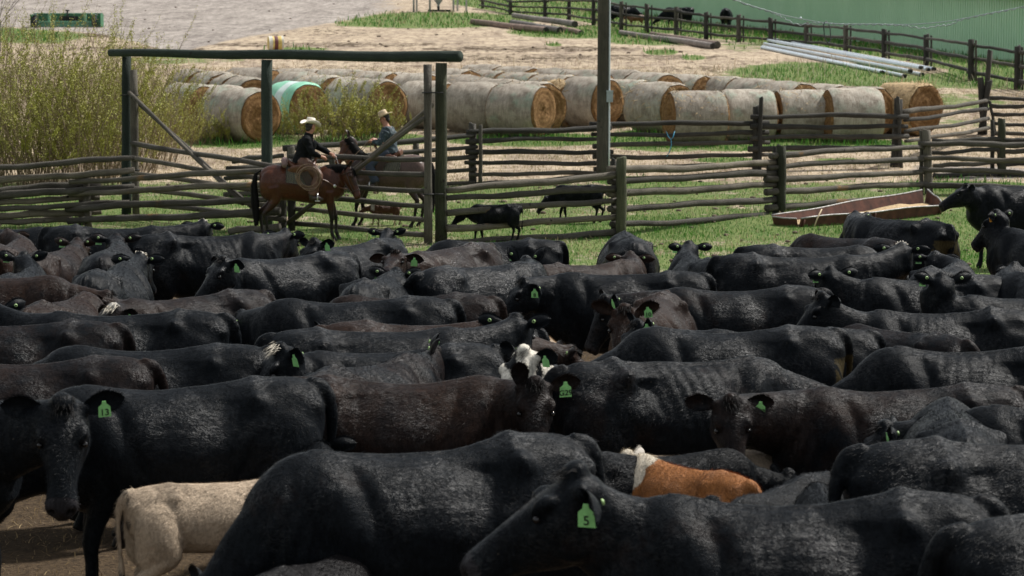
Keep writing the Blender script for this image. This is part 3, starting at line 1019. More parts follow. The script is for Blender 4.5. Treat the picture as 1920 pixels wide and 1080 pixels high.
    for k in range(240):
        a = R.uniform(0, 2 * PI); rr = R.uniform(0.0, 1.0)
        pp = [Vector((-0.82, 0, 1.40)), Vector((-0.93, 0, 1.33)), Vector((-0.97, 0, 1.10)), Vector((-0.95, 0, 0.75)), Vector((-0.93, 0, R.uniform(0.30, 0.45)))]
        wd = [0.02, 0.035, 0.065, 0.085, 0.05]
        q = [p + Vector((math.cos(a), math.sin(a), 0)) * w_ * rr for p, w_ in zip(pp, wd)]
        tw = Vector((-math.sin(a), math.cos(a), 0)) * 0.010
        for i in range(4):
            mb.add([q[i] - tw, q[i] + tw, q[i + 1] + tw, q[i + 1] - tw], [(0, 1, 2, 3)])
    mb.build('tail', M['hair_black'], body)
    return root, body, H, fx, sd, up, pts, dirs
M['leather'] = simple('brown_leather', (0.11, 0.042, 0.022), 0.45, 0.35, 14)
M['leather_dark'] = simple('dark_leather', (0.035, 0.018, 0.012), 0.45, 0.35, 14)
M['metal'] = simple('bright_metal', (0.6, 0.6, 0.58), 0.3, 0.1, 20, 0.9)
M['rope'] = simple('rope', (0.19, 0.125, 0.08), 0.8, 0.3, 60, bmp=0.004)
def blanket_mat():
    m, nt, p = new_mat('striped_blanket')
    w = nt.nodes.new('ShaderNodeTexWave'); w.wave_type = 'BANDS'; w.bands_direction = 'X'
    w.inputs['Scale'].default_value = 7; w.inputs['Distortion'].default_value = 4; w.inputs['Detail'].default_value = 1
    L(nt, coords(nt), w.inputs['Vector'])
    L(nt, ramp(nt, w.outputs['Fac'], [(0.3, (0.03, 0.03, 0.025)), (0.5, (0.27, 0.27, 0.20)), (0.75, (0.07, 0.06, 0.04))]), p.inputs['Base Color'])
    p.inputs['Roughness'].default_value = 0.95
    return m
M['blanket'] = blanket_mat()
def horse_section(x, off=0.0, zlo=-2):
    """half outline of the horse barrel at x (right side up and over to the left)"""
    a = None
    for i in range(len(HORSE_T) - 1):
        if HORSE_T[i][0] <= x <= HORSE_T[i + 1][0]:
            t = (x - HORSE_T[i][0]) / (HORSE_T[i + 1][0] - HORSE_T[i][0])
            a = [HORSE_T[i][k] * (1 - t) + HORSE_T[i + 1][k] * t for k in range(4)]
    _, top, bot, w = a
    zc = (top + bot) / 2
    def P(ang):
        ca, sa = math.cos(ang), math.sin(ang)
        nu = 1.9 if sa >= 0 else 2.1
        hh = (top - zc) if sa >= 0 else (zc - bot)
        return Vector((x, (w + off) * sup(ca, nu), zc + (hh + off) * sup(sa, nu)))
    return P
def saddle_up(root, body):
    """tack: blanket, saddle with horn and cantle, fenders, stirrups, cinch"""
    mb = MB()
    nx, na = 10, 22
    for layer, off in ((0, 0.035), (1, 0.018)):
        pass
    V = []
    for i in range(nx):
        x = -0.33 + 0.66 * i / (nx - 1)
        P = horse_section(x, 0.028)
        for j in range(na):
            V.append(P(D(6) + D(168) * j / (na - 1)))
    for i in range(nx):
        x = -0.33 + 0.66 * i / (nx - 1)
        P = horse_section(x, 0.012)
        for j in range(na):
            V.append(P(D(6) + D(168) * j / (na - 1)))
    F = []
    n1 = nx * na
    for i in range(nx - 1):
        for j in range(na - 1):
            q = (i * na + j, i * na + j + 1, (i + 1) * na + j + 1, (i + 1) * na + j)
            F.append(q); F.append(tuple(reversed([k + n1 for k in q])))
    for i in range(nx - 1):
        for j in (0, na - 1):
            F.append((i * na + j, (i + 1) * na + j, (i + 1) * na + j + n1, i * na + j + n1))
    for j in range(na - 1):
        for i in (0, nx - 1):
            F.append((i * na + j, i * na + j + 1, i * na + j + 1 + n1, i * na + j + n1))
    mb.add(V, F)
    bl = mb.build('saddle_blanket', M['blanket'], root)
    parts = []
    prof = [(-0.30, 1.60, 0.13), (-0.27, 1.63, 0.16), (-0.22, 1.57, 0.17), (-0.08, 1.515, 0.165), (0.08, 1.52, 0.15), (0.18, 1.565, 0.145), (0.24, 1.56, 0.12)]
    rings = []
    for q in spline(prof, 3):
        x, top, w = q
        rings.append((Vector((x, 0, top - 0.07)), Vector((0, 1, 0)), Vector((0, 0, 1)), w, 0.07, 0.09, 2.2, 2.0))
    loft(parts, rings, 18)
    for s in (-1, 1):
        ell(parts, (-0.02, s * 0.19, 1.40), (0.30, 0.05, 0.14), Matrix.Rotation(D(-s * 30), 3, 'X'))
    limb(parts, [(0.22, 0, 1.56, 0.04), (0.25, 0, 1.63, 0.026), (0.265, 0, 1.68, 0.028), (0.275, 0, 1.70, 0.042)], 10)
    ell(parts, (0.275, 0, 1.705), (0.05, 0.045, 0.016))
    co, F = fuse(parts, 0.018, 3)
    me = bpy.data.meshes.new('saddle'); me.from_pydata(co.tolist(), [], F); me.materials.append(M['leather'])
    me.polygons.foreach_set('use_smooth', [True] * len(me.polygons))
    sad = link('saddle', me, root)
    for s in (-1, 1):
        mb = MB()
        y0, y1 = s * 0.305, s * 0.325
        pr = [(-0.06, 1.36), (0.10, 1.40), (0.30, 1.02), (0.30, 0.96), (0.24, 0.96), (0.10, 1.08)]
        a_ = [(x, y0, z) for x, z in pr]; b_ = [(x, y1, z) for x, z in pr]
        k = len(pr)
        mb.add(a_ + b_, [tuple(range(k)), tuple(reversed(range(k, 2 * k)))] + [(i, i + k, (i + 1) % k + k, (i + 1) % k) for i in range(k)])
        mb.build('fender', M['leather_dark'], sad, smooth=False)
        mb = MB()
        X = 0.285
        pts = [(X, s * 0.33, 0.99), (X, s * 0.425, 0.93), (X, s * 0.44, 0.84), (X, s * 0.37, 0.815), (X, s * 0.30, 0.84), (X, s * 0.30, 0.93), (X, s * 0.33, 0.99)]
        mb.tube(pts, 0.013, 8)
        mb.box((X - 0.05, min(s * 0.30, s * 0.435), 0.808), (X + 0.05, max(s * 0.30, s * 0.435), 0.826))
        mb.build('stirrup', M['metal'], sad)
    mb = MB()
    P = horse_section(0.22, 0.012)
    pts = [P(D(-170) + D(340) * j / 30 - D(0)) for j in range(31)]
    mb.tube(pts + [pts[0]], 0.016, 6)
    mb.build('cinch', M['leather_dark'], sad)
    return bl, sad

def person_mesh(J, vox=0.016, hands=True):
    """J: joints of one body; returns lofted parts for skin body"""
    parts = []
    def tb(pts): limb(parts, pts, 14)
    tb([(*J['pelvis'], 0.15), (*((Vector(J['pelvis']) + Vector(J['chest'])) / 2), 0.135), (*J['chest'], 0.16), (*J['neck'], 0.075), (*(Vector(J['head']) - Vector((0, 0, 0.06))), 0.062)])
    for s in ('l', 'r'):
        tb([(*J['chest'], 0.10), (*J['sh_' + s], 0.068), (*((Vector(J['sh_' + s]) + Vector(J['el_' + s])) / 2), 0.054), (*J['el_' + s], 0.044), (*J['wr_' + s], 0.029)])
        tb([(*J['pelvis'], 0.13), (*J['hip_' + s], 0.105), (*((Vector(J['hip_' + s]) + Vector(J['kn_' + s])) / 2), 0.088), (*J['kn_' + s], 0.062),
            (*((Vector(J['kn_' + s]) * 0.65 + Vector(J['an_' + s]) * 0.35)), 0.06), (*J['an_' + s], 0.042)])
        tb([(*J['an_' + s], 0.042), (*((Vector(J['an_' + s]) + Vector(J['toe_' + s])) / 2), 0.04), (*J['toe_' + s], 0.03)])
        # hand: palm, four fingers curled round the reins, thumb from the side
        w = Vector(J['wr_' + s]); d = (w - Vector(J['el_' + s])).normalized()
        sd = d.cross(Vector((0, 0, 1))).normalized() * (1 if s == 'r' else -1)
        dn = d.cross(sd).normalized()
        if dn.z > 0: dn = -dn
        tb([(*w, 0.029), (*(w + d * 0.045), 0.036), (*(w + d * 0.085), 0.036)])
        for k in range(4):
            o = w + d * 0.085 + (sd * (k - 1.5) * 0.019)
            ln = [0.062, 0.07, 0.066, 0.052][k]
            limb(parts, [(*(o - d * 0.02), 0.010), (*(o + d * ln * 0.45), 0.0095), (*(o + d * ln * 0.6 + dn * ln * 0.4), 0.009), (*(o + d * ln * 0.25 + dn * ln * 0.65), 0.008)], 8)
        o = w + d * 0.035 - sd * 0.030
        limb(parts, [(*o, 0.012), (*(o + d * 0.03 - sd * 0.018 + dn * 0.01), 0.011), (*(o + d * 0.058 - sd * 0.012 + dn * 0.022), 0.009)], 8)
    # head
    h = Vector(J['head']); f = Vector(J['face']).normalized(); up = Vector((0, 0, 1))
    up = (up - f * up.dot(f)).normalized(); sd = up.cross(f)
    R3 = Matrix((f, sd, up)).transposed()
    def e(x, y, z, r): ell(parts, h + f * x + sd * y + up * z, r, R3, 16, 11)
    e(-0.01, 0, 0.03, (0.098, 0.078, 0.098))
    e(0.03, 0, -0.05, (0.065, 0.058, 0.075))
    e(0.065, 0, -0.085, (0.028, 0.030, 0.022))
    e(0.098, 0, -0.015, (0.018, 0.014, 0.028)); e(0.108, 0, -0.03, (0.014, 0.017, 0.012))
    e(0.085, 0, -0.062, (0.016, 0.026, 0.010))
    for s in (-1, 1):
        e(0.07, s * 0.032, 0.018, (0.022, 0.022, 0.010))
        e(0.05, s * 0.045, -0.03, (0.03, 0.022, 0.025))
        e(-0.005, s * 0.080, -0.01, (0.022, 0.012, 0.034))
    return parts, (h, f, sd, up)
M['skin'] = simple('skin', (0.42, 0.20, 0.13), 0.55, 0.15, 20)
M['jacket'] = simple('black_jacket', (0.0045, 0.0055, 0.0065), 0.85, 0.4, 14, bmp=0.008, spec=0.15)
M['chaps'] = simple('brown_chaps', (0.10, 0.045, 0.025), 0.6, 0.3, 12)
M['denim'] = simple('denim', (0.025, 0.035, 0.055), 0.8, 0.25, 30)
M['boot'] = simple('boot', (0.03, 0.018, 0.012), 0.45, 0.3, 12)
M['felt'] = simple('white_felt', (0.78, 0.72, 0.62), 0.9, 0.08, 9)
M['straw_hat'] = simple('straw_hat', (0.58, 0.46, 0.30), 0.85, 0.15, 60, bmp=0.002)
M['hatband'] = simple('hat_band', (0.28, 0.22, 0.14), 0.7, 0.1)
M['hair_brown'] = simple('dark_hair', (0.015, 0.011, 0.009), 0.6, 0.2)
def camo():
    m, nt, p = new_mat('patterned_shirt')
    v = coords(nt)
    vo = nt.nodes.new('ShaderNodeTexVoronoi'); vo.inputs['Scale'].default_value = 13; L(nt, v, vo.inputs['Vector'])
    c = ramp(nt, vo.outputs['Distance'], [(0.12, (0.22, 0.24, 0.24)), (0.22, (0.010, 0.018, 0.028)), (0.36, (0.05, 0.08, 0.09)), (0.5, (0.010, 0.018, 0.026)), (0.75, (0.07, 0.10, 0.11))])
    n = noise(nt, v, 24, 3)
    L(nt, mixc(nt, ramp(nt, n, [(0.45, 0), (0.6, 0.6)]), c, (0.02, 0.035, 0.05)), p.inputs['Base Color'])
    p.inputs['Roughness'].default_value = 0.85
    return m
M['shirt'] = camo()
def garment(name, parts, mat, parent, vox=0.018, wrinkle=0.006, seed=1):
    co, F = fuse(parts, vox, 3)
    vn, Q, _ = vnormals(co, F)
    co = co + vn * (wrinkle * wav(co, seed, 30) + wrinkle * 0.7 * wav(co, seed + 3, 55))[:, None]
    me = bpy.data.meshes.new(name); me.from_pydata(co.tolist(), [], F); me.materials.append(mat)
    me.polygons.foreach_set('use_smooth', [True] * len(me.polygons))
    return link(name, me, parent)
def hat(parent, fr, mat, brim, crown_h, crown_r, curl, pinch, tilt=8):
    h, f, sd, up = fr
    mb = MB()
    f2 = (f * math.cos(D(tilt)) - up * math.sin(D(tilt)))
    u2 = f2.cross(sd) if f2.cross(sd).dot(up) > 0 else -f2.cross(sd)
    o = h + up * 0.055 - f * 0.005
    seg = 36
    prof = [(brim, 0.0), (brim * 0.8, -0.004), (crown_r * 1.04, 0.0), (crown_r, 0.02), (crown_r * 0.96, crown_h * 0.6), (crown_r * 0.86, crown_h * 0.95), (crown_r * 0.6, crown_h), (crown_r * 0.3, crown_h * 0.93), (0.001, crown_h * 0.9)]
    V = []; Fc = []
    for layer in (0, 1):
        for (r, z) in prof:
            for k in range(seg):
                a = 2 * PI * k / seg
                ex = 1.10 if r <= crown_r * 1.05 else 1.14
                x, y = r * math.cos(a) * ex, r * math.sin(a) * 0.92
                zz = z - layer * 0.004
                if r > crown_r * 1.1:
                    t = (r - crown_r) / (brim - crown_r)
                    zz += curl * abs(math.sin(a)) ** 2 * t - 0.35 * curl * abs(math.cos(a)) ** 3 * t
                    y *= 1 - 0.22 * t * abs(math.sin(a)) * (curl / 0.06)
                elif z > crown_h * 0.8:
                    y *= 1 - pinch * max(0, math.cos(a))
                    zz -= 0.02 * (1 if r < crown_r * 0.5 else 0)
                V.append(o + f2 * x + sd * y + u2 * zz)
    m = len(prof)
    for layer in (0, 1):
        for i in range(m - 1):
            for k in range(seg):
                b = layer * m * seg
                q = (b + i * seg + k, b + i * seg + (k + 1) % seg, b + (i + 1) * seg + (k + 1) % seg, b + (i + 1) * seg + k)
                Fc.append(q if not layer else tuple(reversed(q)))
    for k in range(seg):
        Fc.append((k, m * seg + k, m * seg + (k + 1) % seg, (k + 1) % seg))
    mb.add(V, Fc)
    ho = mb.build('hat', mat, parent)
    mb = MB()
    pts = [o + f2 * (crown_r * 1.12 * math.cos(2 * PI * k / 24)) + sd * (crown_r * 0.94 * math.sin(2 * PI * k / 24)) + u2 * 0.018 for k in range(25)]
    mb.tube(pts, 0.011, 6, cap=False)
    mb.build('hat_band', M['hatband'], ho)
def make_rider(loc, rot, seat, style, label):
    """a seated rider; coordinates in the horse's frame (x forward, y left)"""
    sx, sz = seat
    lean = 0.10 if style == 'felt' else 0.02
    J = dict(pelvis=(sx, 0, sz + 0.10), chest=(sx + lean, 0, sz + 0.43), neck=(sx + lean + 0.03, 0, sz + 0.58), head=(sx + lean + 0.07, 0, sz + 0.75))
    for k, s in (('l', 1), ('r', -1)):
        J['sh_' + k] = (sx + lean - 0.01, s * 0.19, sz + 0.50)
        J['hip_' + k] = (sx + 0.03, s * 0.13, sz + 0.05)
        J['kn_' + k] = (sx + 0.32, s * 0.33, sz - 0.20)
        J['an_' + k] = (sx + 0.19, s * 0.36, sz - 0.60)
        J['toe_' + k] = (sx + 0.36, s * 0.38, sz - 0.64)
    if style == 'felt':
        J['el_r'] = (sx + lean + 0.10, -0.27, sz + 0.25); J['wr_r'] = (sx + 0.38, -0.17, sz + 0.17)
        J['el_l'] = (sx + lean + 0.28, 0.22, sz + 0.30); J['wr_l'] = (sx + 0.56, 0.12, sz + 0.21)
        J['face'] = (0.75, 0.62, -0.12)
    else:
        J['el_r'] = (sx + lean + 0.05, -0.28, sz + 0.26); J['wr_r'] = (sx + 0.30, -0.10, sz + 0.30)
        J['el_l'] = (sx + lean + 0.08, 0.28, sz + 0.25); J['wr_l'] = (sx + 0.32, 0.12, sz + 0.27)
        J['face'] = (0.93, 0.20, -0.34)
    root = empty('person', loc, rot, 1.0)
    parts, fr = person_mesh(J)
    co, F = fuse(parts, 0.011, 3)
    me = bpy.data.meshes.new('body'); me.from_pydata(co.tolist(), [], F); me.materials.append(M['skin'])
    me.polygons.foreach_set('use_smooth', [True] * len(me.polygons))
    body = link('body', me, root)
    h, f, sd, up = fr
    for s in (-1, 1):
        mb = MB(); mb.lathe([(0.0001, 0.006), (0.008, 0.003), (0.011, -0.004)], 10, 0, Matrix.Translation(h + f * 0.083 + sd * s * 0.032 + up * 0.006) @ rot_to(f)); mb.build('eye', M['eye'], body)
    V = Vector
    # upper garment
    p = []
    a = lambda k, r: (*J[k], r)
    mid = lambda x, y: tuple((V(J[x]) + V(J[y])) / 2)
    limb(p, [(sx - 0.02, 0, sz + 0.02, 0.19), (*mid('pelvis', 'chest'), 0.175), a('chest', 0.19), (*mid('chest', 'neck'), 0.13), (*J['neck'], 0.085)], 16, 1.1)
    for s in ('l', 'r'):
        limb(p, [a('chest', 0.12), a('sh_' + s, 0.092), (*mid('sh_' + s, 'el_' + s), 0.076), a('el_' + s, 0.064), (*mid('el_' + s, 'wr_' + s), 0.055), (*(V(J['wr_' + s]) * 0.93 + V(J['el_' + s]) * 0.07), 0.044)], 12)
    if style == 'felt':
        limb(p, [(*J['neck'], 0.088), (*(V(J['neck']) + V((0.015, 0, 0.05))), 0.085)], 14)
    top = garment('jacket' if style == 'felt' else 'shirt', p, M['jacket'] if style == 'felt' else M['shirt'], body, 0.016, 0.013, 3)
    # legs
    p = []
    for s in ('l', 'r'):
        limb(p, [(sx, 0, sz + 0.06, 0.15), a('hip_' + s, 0.135), (*mid('hip_' + s, 'kn_' + s), 0.115), a('kn_' + s, 0.098), (*mid('kn_' + s, 'an_' + s), 0.095), (*(V(J['an_' + s]) + V((0, 0, 0.03))), 0.092)], 14)
    garment('chaps' if style == 'felt' else 'jeans', p, M['chaps'] if style == 'felt' else M['denim'], body, 0.017, 0.007, 9)
    for s in ('l', 'r'):
        p = []
        an, to = V(J['an_' + s]), V(J['toe_' + s])
        limb(p, [(*(an + V((0, 0, 0.12))), 0.066), (*an, 0.060), (*(an + V((0.01, 0, -0.045))), 0.055)], 12)
        limb(p, [(*(an + V((-0.04, 0, -0.04))), 0.042), (*(an + V((0.01, 0, -0.03))), 0.06), (*((an + to) / 2 + V((0, 0, -0.012))), 0.058), (*(to + V((0.0, 0, -0.008))), 0.05), (*(to + V((0.06, 0, -0.012))), 0.028)], 12)
        garment('boot', p, M['boot'], body, 0.014, 0.002, 4)
    # hair and hat
    p = []
    R3 = Matrix((f, sd, up)).transposed()
    ell(p, h - f * 0.03 + up * 0.02, (0.092, 0.088, 0.085), R3)
    ell(p, h - f * 0.06 - up * 0.045, (0.045, 0.068, 0.06), R3)
    garment('hair', p, M['hair_brown'], body, 0.012, 0.004, 6)
    if style == 'felt': hat(body, fr, M['felt'], 0.205, 0.125, 0.092, 0.075, 0.35, 4)
    else: hat(body, fr, M['straw_hat'], 0.175, 0.12, 0.090, 0.02, 0.15, 6)
    if style != 'felt':
        p = []
        ell(p, h + f * 0.088 - up * 0.055, (0.02, 0.04, 0.014), R3)
        ell(p, h + f * 0.068 - up * 0.095, (0.03, 0.03, 0.022), R3)
        garment('beard', p, M['hair_brown'], body, 0.009, 0.003, 8)
    tag(root, label, 'person', 'mounted riders at the gate')
    return root, J
# ==== SCENE ====

# ------------------------------------------------------------------ the ground: one sheet, its cover laid out in patches
def build_ground():
    rows = np.concatenate([np.arange(-60, 6, 4.0), np.arange(6, 40, 0.35), np.arange(40, 90, 0.30), np.arange(90, 240, 0.9), np.geomspace(240, 3000, 30)])
    nc = 330
    t = np.linspace(-1, 1, nc)
    tt = np.sign(t) * (0.30 * np.abs(t) + 0.70 * np.abs(t) ** 4)
    YY, TT = np.meshgrid(rows, tt, indexing='ij')
    HW = 60 + 0.55 * np.abs(YY)
    XX = TT * HW
    P = np.stack([XX, YY, ground(YY)], -1)
    r = np.random.default_rng(2)
    flat = np.stack([XX, YY, np.zeros_like(XX)], -1).reshape(-1, 3)
    P[..., 2] += (0.035 * wav(flat, 31, 0.9) + 0.018 * wav(flat, 32, 3.0)).reshape(XX.shape) * np.clip((YY + 20) / 30, 0, 1)
    u, v = to_pix(P)
    G = np.zeros_like(XX); S = np.zeros_like(XX); B = np.zeros_like(XX)
    def blob(A, cu, cv, ru, rv, k=1.0):
        d = np.clip(1.35 - np.sqrt(((u - cu) / ru) ** 2 + ((v - cv) / rv) ** 2), 0, 1)
        np.maximum(A, k * np.clip(d * 1.8, 0, 1), out=A)
    def sm(x, a, b): return np.clip((x - a) / (b - a), 0, 1)
    # trampled dirt and manure under the herd
    B[:] = sm(v, 480, 560) * sm(-YY, -46, -41)
    B[YY < 30] = 1
    # corral and pasture grass
    band = sm(v, 325, 350) * (1 - sm(v, 520, 600))
    G[:] = band * 0.62
    for q in [(1250, 425, 320, 22, 1.0), (1700, 420, 330, 22, 1.0), (1150, 440, 120, 14, 1.0), (600, 440, 140, 14, .9), (1800, 350, 160, 10, 1.0), (1800, 460, 200, 60, .75), (420, 415, 150, 8, .7),
              (1000, 262, 160, 12, 1.0), (1250, 262, 120, 20, 1.0), (1500, 272, 230, 12, 1.0), (700, 262, 110, 12, 1.0), (450, 262, 120, 16, .95), (1180, 340, 60, 8, .9), (1850, 150, 160, 16, .9),
              (1530, 140, 170, 22, 1.0), (1650, 160, 120, 12, .9), (1780, 190, 120, 16, .6), (1750, 230, 160, 12, .5), (800, 38, 200, 14, 1.0), (1100, 60, 140, 12, .9), (1230, 75, 100, 10, .8),
              (1400, 70, 60, 30, .5), (1240, 98, 30, 5, 1.0), (1300, 108, 22, 5, .9), (1040, 84, 14, 3, 1.0), (560, 92, 60, 4, .7), (420, 108, 60, 8, .5), (60, 60, 110, 22, .8), (640, 2, 60, 3, .9), (320, 112, 90, 8, .6),
              (1250, 345, 100, 6, .8), (1000, 232, 60, 6, .8), (1360, 300, 60, 5, .8), (1600, 300, 80, 5, .5)]:
        blob(G, *q)
    # green beyond the far fence
    fence = np.interp(u, [860, 957, 1067, 1165, 1268, 1385, 1586, 1737, 1907, 2200], [10, 27, 37, 55, 65, 78, 97, 122, 167, 230])
    G = np.maximum(G, sm(fence - v, -2, 3) * (u > 850) * (YY > 60))
    G[(YY > 260)] = 0.9
    # gravel yard
    gv = np.interp(u, [0, 190, 330, 450, 700, 820], [48, 62, 98, 70, 30, 12])
    S[:] = sm(gv - v, -8, 6) * (1 - sm(u, 600, 860)) * (YY > 60)
    for q in [(1850, 325, 90, 12, .8), (1760, 315, 60, 8, .6)]: blob(S, *q)
    G *= (1 - S * 0.95)
    # scuffed soil streaks in the dry yard
    for q in [(900, 110, 400, 10, .45), (560, 62, 200, 10, .38), (1000, 92, 240, 6, .5), (700, 128, 300, 8, .4), (1300, 130, 100, 8, .4), (150, 66, 120, 4, .6), (1150, 108, 240, 6, .5), (600, 84, 260, 5, .5), (250, 92, 160, 5, .5), (1380, 118, 120, 5, .4), (1880, 560, 80, 30, 1)]:
        blob(B, *q)
    vs = P.reshape(-1, 3)
    nr = len(rows)
    idx = np.arange(nr * nc).reshape(nr, nc)
    F = np.stack([idx[:-1, :-1], idx[:-1, 1:], idx[1:, 1:], idx[1:, :-1]], -1).reshape(-1, 4)
    me = bpy.data.meshes.new('ground')
    me.from_pydata(vs.tolist(), [], F.tolist())
    me.polygons.foreach_set('use_smooth', [True] * len(F))
    ca = me.color_attributes.new('cover', 'FLOAT_COLOR', 'POINT')
    C = np.stack([G, S, B, np.ones_like(G)], -1).reshape(-1)
    ca.data.foreach_set('color', C)
    m, nt, p = new_mat('ground')
    geo = nt.nodes.new('ShaderNodeNewGeometry').outputs['Position']
    a = attr(nt, 'cover')
    sep = nt.nodes.new('ShaderNodeSeparateColor'); L(nt, a.outputs['Color'], sep.inputs[0])
    n1 = noise(nt, geo, 0.55, 6, 0.65, 0.4)
    n2 = noise(nt, geo, 4.5, 6, 0.7)
    mpx = nt.nodes.new('ShaderNodeMapping'); mpx.inputs['Scale'].default_value = (0.30, 1.0, 1); L(nt, geo, mpx.inputs[0])
    n4 = noise(nt, mpx.outputs[0], 1.3, 7, 0.7, 0.8)
    n3 = noise(nt, geo, 24, 4, 0.7)
    mpf = nt.nodes.new('ShaderNodeMapping'); mpf.inputs['Scale'].default_value = (1.0, 0.22, 1); L(nt, geo, mpf.inputs[0])
    n7 = noise(nt, mpf.outputs[0], 2.6, 7, 0.75, 0.3)
    n8 = noise(nt, mpf.outputs[0], 0.55, 6, 0.7, 0.5)
    n5 = noise(nt, geo, 1.7, 8, 0.78, 0.6)
    def mask(ch, w=0.9, lo=0.42, hi=0.58, nz=n1):
        x = mth(nt, 'ADD', ch, mth(nt, 'MULTIPLY', mth(nt, 'SUBTRACT', mth(nt, 'ADD', mth(nt, 'MULTIPLY', nz, 0.4), mth(nt, 'MULTIPLY', mth(nt, 'ADD', n5, n7), 0.3)), 0.5), w * 3.4))
        return ramp(nt, x, [(lo, 0.0), (hi, 1.0)])
    dry = mixc(nt, ramp(nt, mth(nt, 'ADD', mth(nt, 'MULTIPLY', n4, 0.6), mth(nt, 'MULTIPLY', n5, 0.4)), [(0.42, 0), (0.54, 1)]), (0.19, 0.145, 0.11), (0.50, 0.405, 0.295))
    dry = mixc(nt, ramp(nt, n8, [(0.50, 0), (0.62, 0.8)]), dry, (0.20, 0.155, 0.125))
    dry = mixc(nt, ramp(nt, n3, [(0.35, 0), (0.7, 0.45)]), dry, (0.60, 0.50, 0.36))
    dry = mixc(nt, ramp(nt, n2, [(0.52, 0), (0.75, 0.55)]), dry, (0.16, 0.12, 0.09))
    dry = mixc(nt, ramp(nt, n7, [(0.50, 0), (0.60, 0.75)]), dry, (0.15, 0.105, 0.075))
    grass = mixc(nt, ramp(nt, n7, [(0.40, 0), (0.62, 1)]), (0.05, 0.12, 0.025), (0.16, 0.20, 0.07))
    grass = mixc(nt, 0.35, grass, (0.09, 0.15, 0.04))
    _g = mixc(nt, ramp(nt, n2, [(0.35, 0), (0.65, 1)]), (0.055, 0.115, 0.028), (0.13, 0.17, 0.05))
    grass = mixc(nt, ramp(nt, n3, [(0.45, 0), (0.75, 0.75)]), grass, (0.30, 0.25, 0.13))
    grav = mixc(nt, ramp(nt, mth(nt, 'ADD', mth(nt, 'MULTIPLY', n7, 0.6), mth(nt, 'MULTIPLY', n8, 0.4)), [(0.40, 0), (0.60, 1)]), (0.15, 0.13, 0.115), (0.43, 0.385, 0.345))
    grav = mixc(nt, ramp(nt, n3, [(0.55, 0), (0.72, 0.8)]), grav, (0.15, 0.13, 0.12))
    grav = mixc(nt, ramp(nt, n4, [(0.5, 0), (0.75, 0.5)]), grav, (0.22, 0.19, 0.17))
    dirt = mixc(nt, ramp(nt, n3, [(0.35, 0), (0.65, 1)]), (0.03, 0.021, 0.014), (0.10, 0.070, 0.042))
    c = mixc(nt, mask(sep.outputs[2], 0.8, nz=n4), dry, dirt)
    c = mixc(nt, mask(sep.outputs[0], 0.75), c, grass)
    c = mixc(nt, mask(sep.outputs[1], 0.5), c, grav)
    L(nt, c, p.inputs['Base Color'])
    p.inputs['Roughness'].default_value = 0.95
    p.inputs['Specular IOR Level'].default_value = 0.1
    bump(nt, p, mth(nt, 'ADD', n2, mth(nt, 'MULTIPLY', n3, 0.5)), 0.9, 0.06)
    me.materials.append(m)
    o = link('ground', me)
    tag(o, 'pasture, dry yard, gravel and trampled corral floor', 'ground', kind='structure')
    return rows, tt, G, S, B
rows_, tt_, G_, S_, B_ = build_ground()
def cover_at(x, y):
    ix = np.clip(np.searchsorted(rows_, y), 1, len(rows_) - 1)
    t = x / (60 + 0.55 * np.abs(y))
    jx = np.clip(np.searchsorted(tt_, t), 1, len(tt_) - 1)
    return G_[ix, jx], S_[ix, jx], B_[ix, jx]

def blades(name, n, y0, y1, keep, length, width, cols, seed, label, cat, lean=0.45, clump=0.5, power=1.0):
    """grass and straw as thin upright blades spread over the visible wedge of ground"""
    r = np.random.default_rng(seed)
    Y = y0 + (y1 - y0) * r.random(n) ** power
    X = (r.random(n) * 2 - 1) * (0.235 * Y + 1.0)
    fl = np.stack([X, Y, np.zeros(n)], -1)
    g, s, b = cover_at(X, Y)
    dens = keep(g, s, b) * (1 - clump + clump * 2 * np.clip(wav(fl, seed, 2.1) + 0.5, 0, 1))
    k = r.random(n) < dens
    X, Y, fl = X[k], Y[k], fl[k]
    n = len(X)
    Z = ground(Y) + (0.035 * wav(fl, 31, 0.9) + 0.018 * wav(fl, 32, 3.0)) - 0.012
    a = r.random(n) * 2 * PI
    ln = length * r.uniform(0.45, 1.35, n) * (0.75 + 0.5 * np.clip(wav(fl, seed + 3, 1.2) + 0.5, 0, 1))
    w = width * r.uniform(0.6, 1.4, n)
    B0 = np.stack([X, Y, Z], -1)
    sd = np.stack([np.cos(a), np.sin(a), np.zeros(n)], -1) * w[:, None]
    b2 = r.random(n) * 2 * PI
    le = lean * r.random(n) ** 0.7
    tp = B0 + np.stack([np.cos(b2) * le * ln, np.sin(b2) * le * ln, ln * (1 - 0.35 * le)], -1)
    md = (B0 + tp) / 2 + np.stack([0 * a, 0 * a, 0.14 * ln], -1)
    V = np.empty((n * 5, 3))
    V[0::5] = B0 - sd; V[1::5] = B0 + sd; V[2::5] = md + sd * 0.7; V[3::5] = md - sd * 0.7; V[4::5] = tp
    q = np.arange(n) * 5
    F = [(i, i + 1, i + 2, i + 3) for i in q.tolist()] + [(i + 3, i + 2, i + 4) for i in q.tolist()]
    me = bpy.data.meshes.new(name)
    me.from_pydata(V.tolist(), [], F)
    C = np.ones((n, 4)); pick = r.integers(0, len(cols), n)
    C[:, :3] = np.array(cols)[pick] * r.uniform(0.7, 1.3, (n, 1))
    ca = me.color_attributes.new('tint', 'FLOAT_COLOR', 'POINT')
    ca.data.foreach_set('color', np.repeat(C, 5, 0).ravel())
    me.materials.append(M['blade'])
    o = link(name, me)
    tag(o, label, cat, kind='stuff')
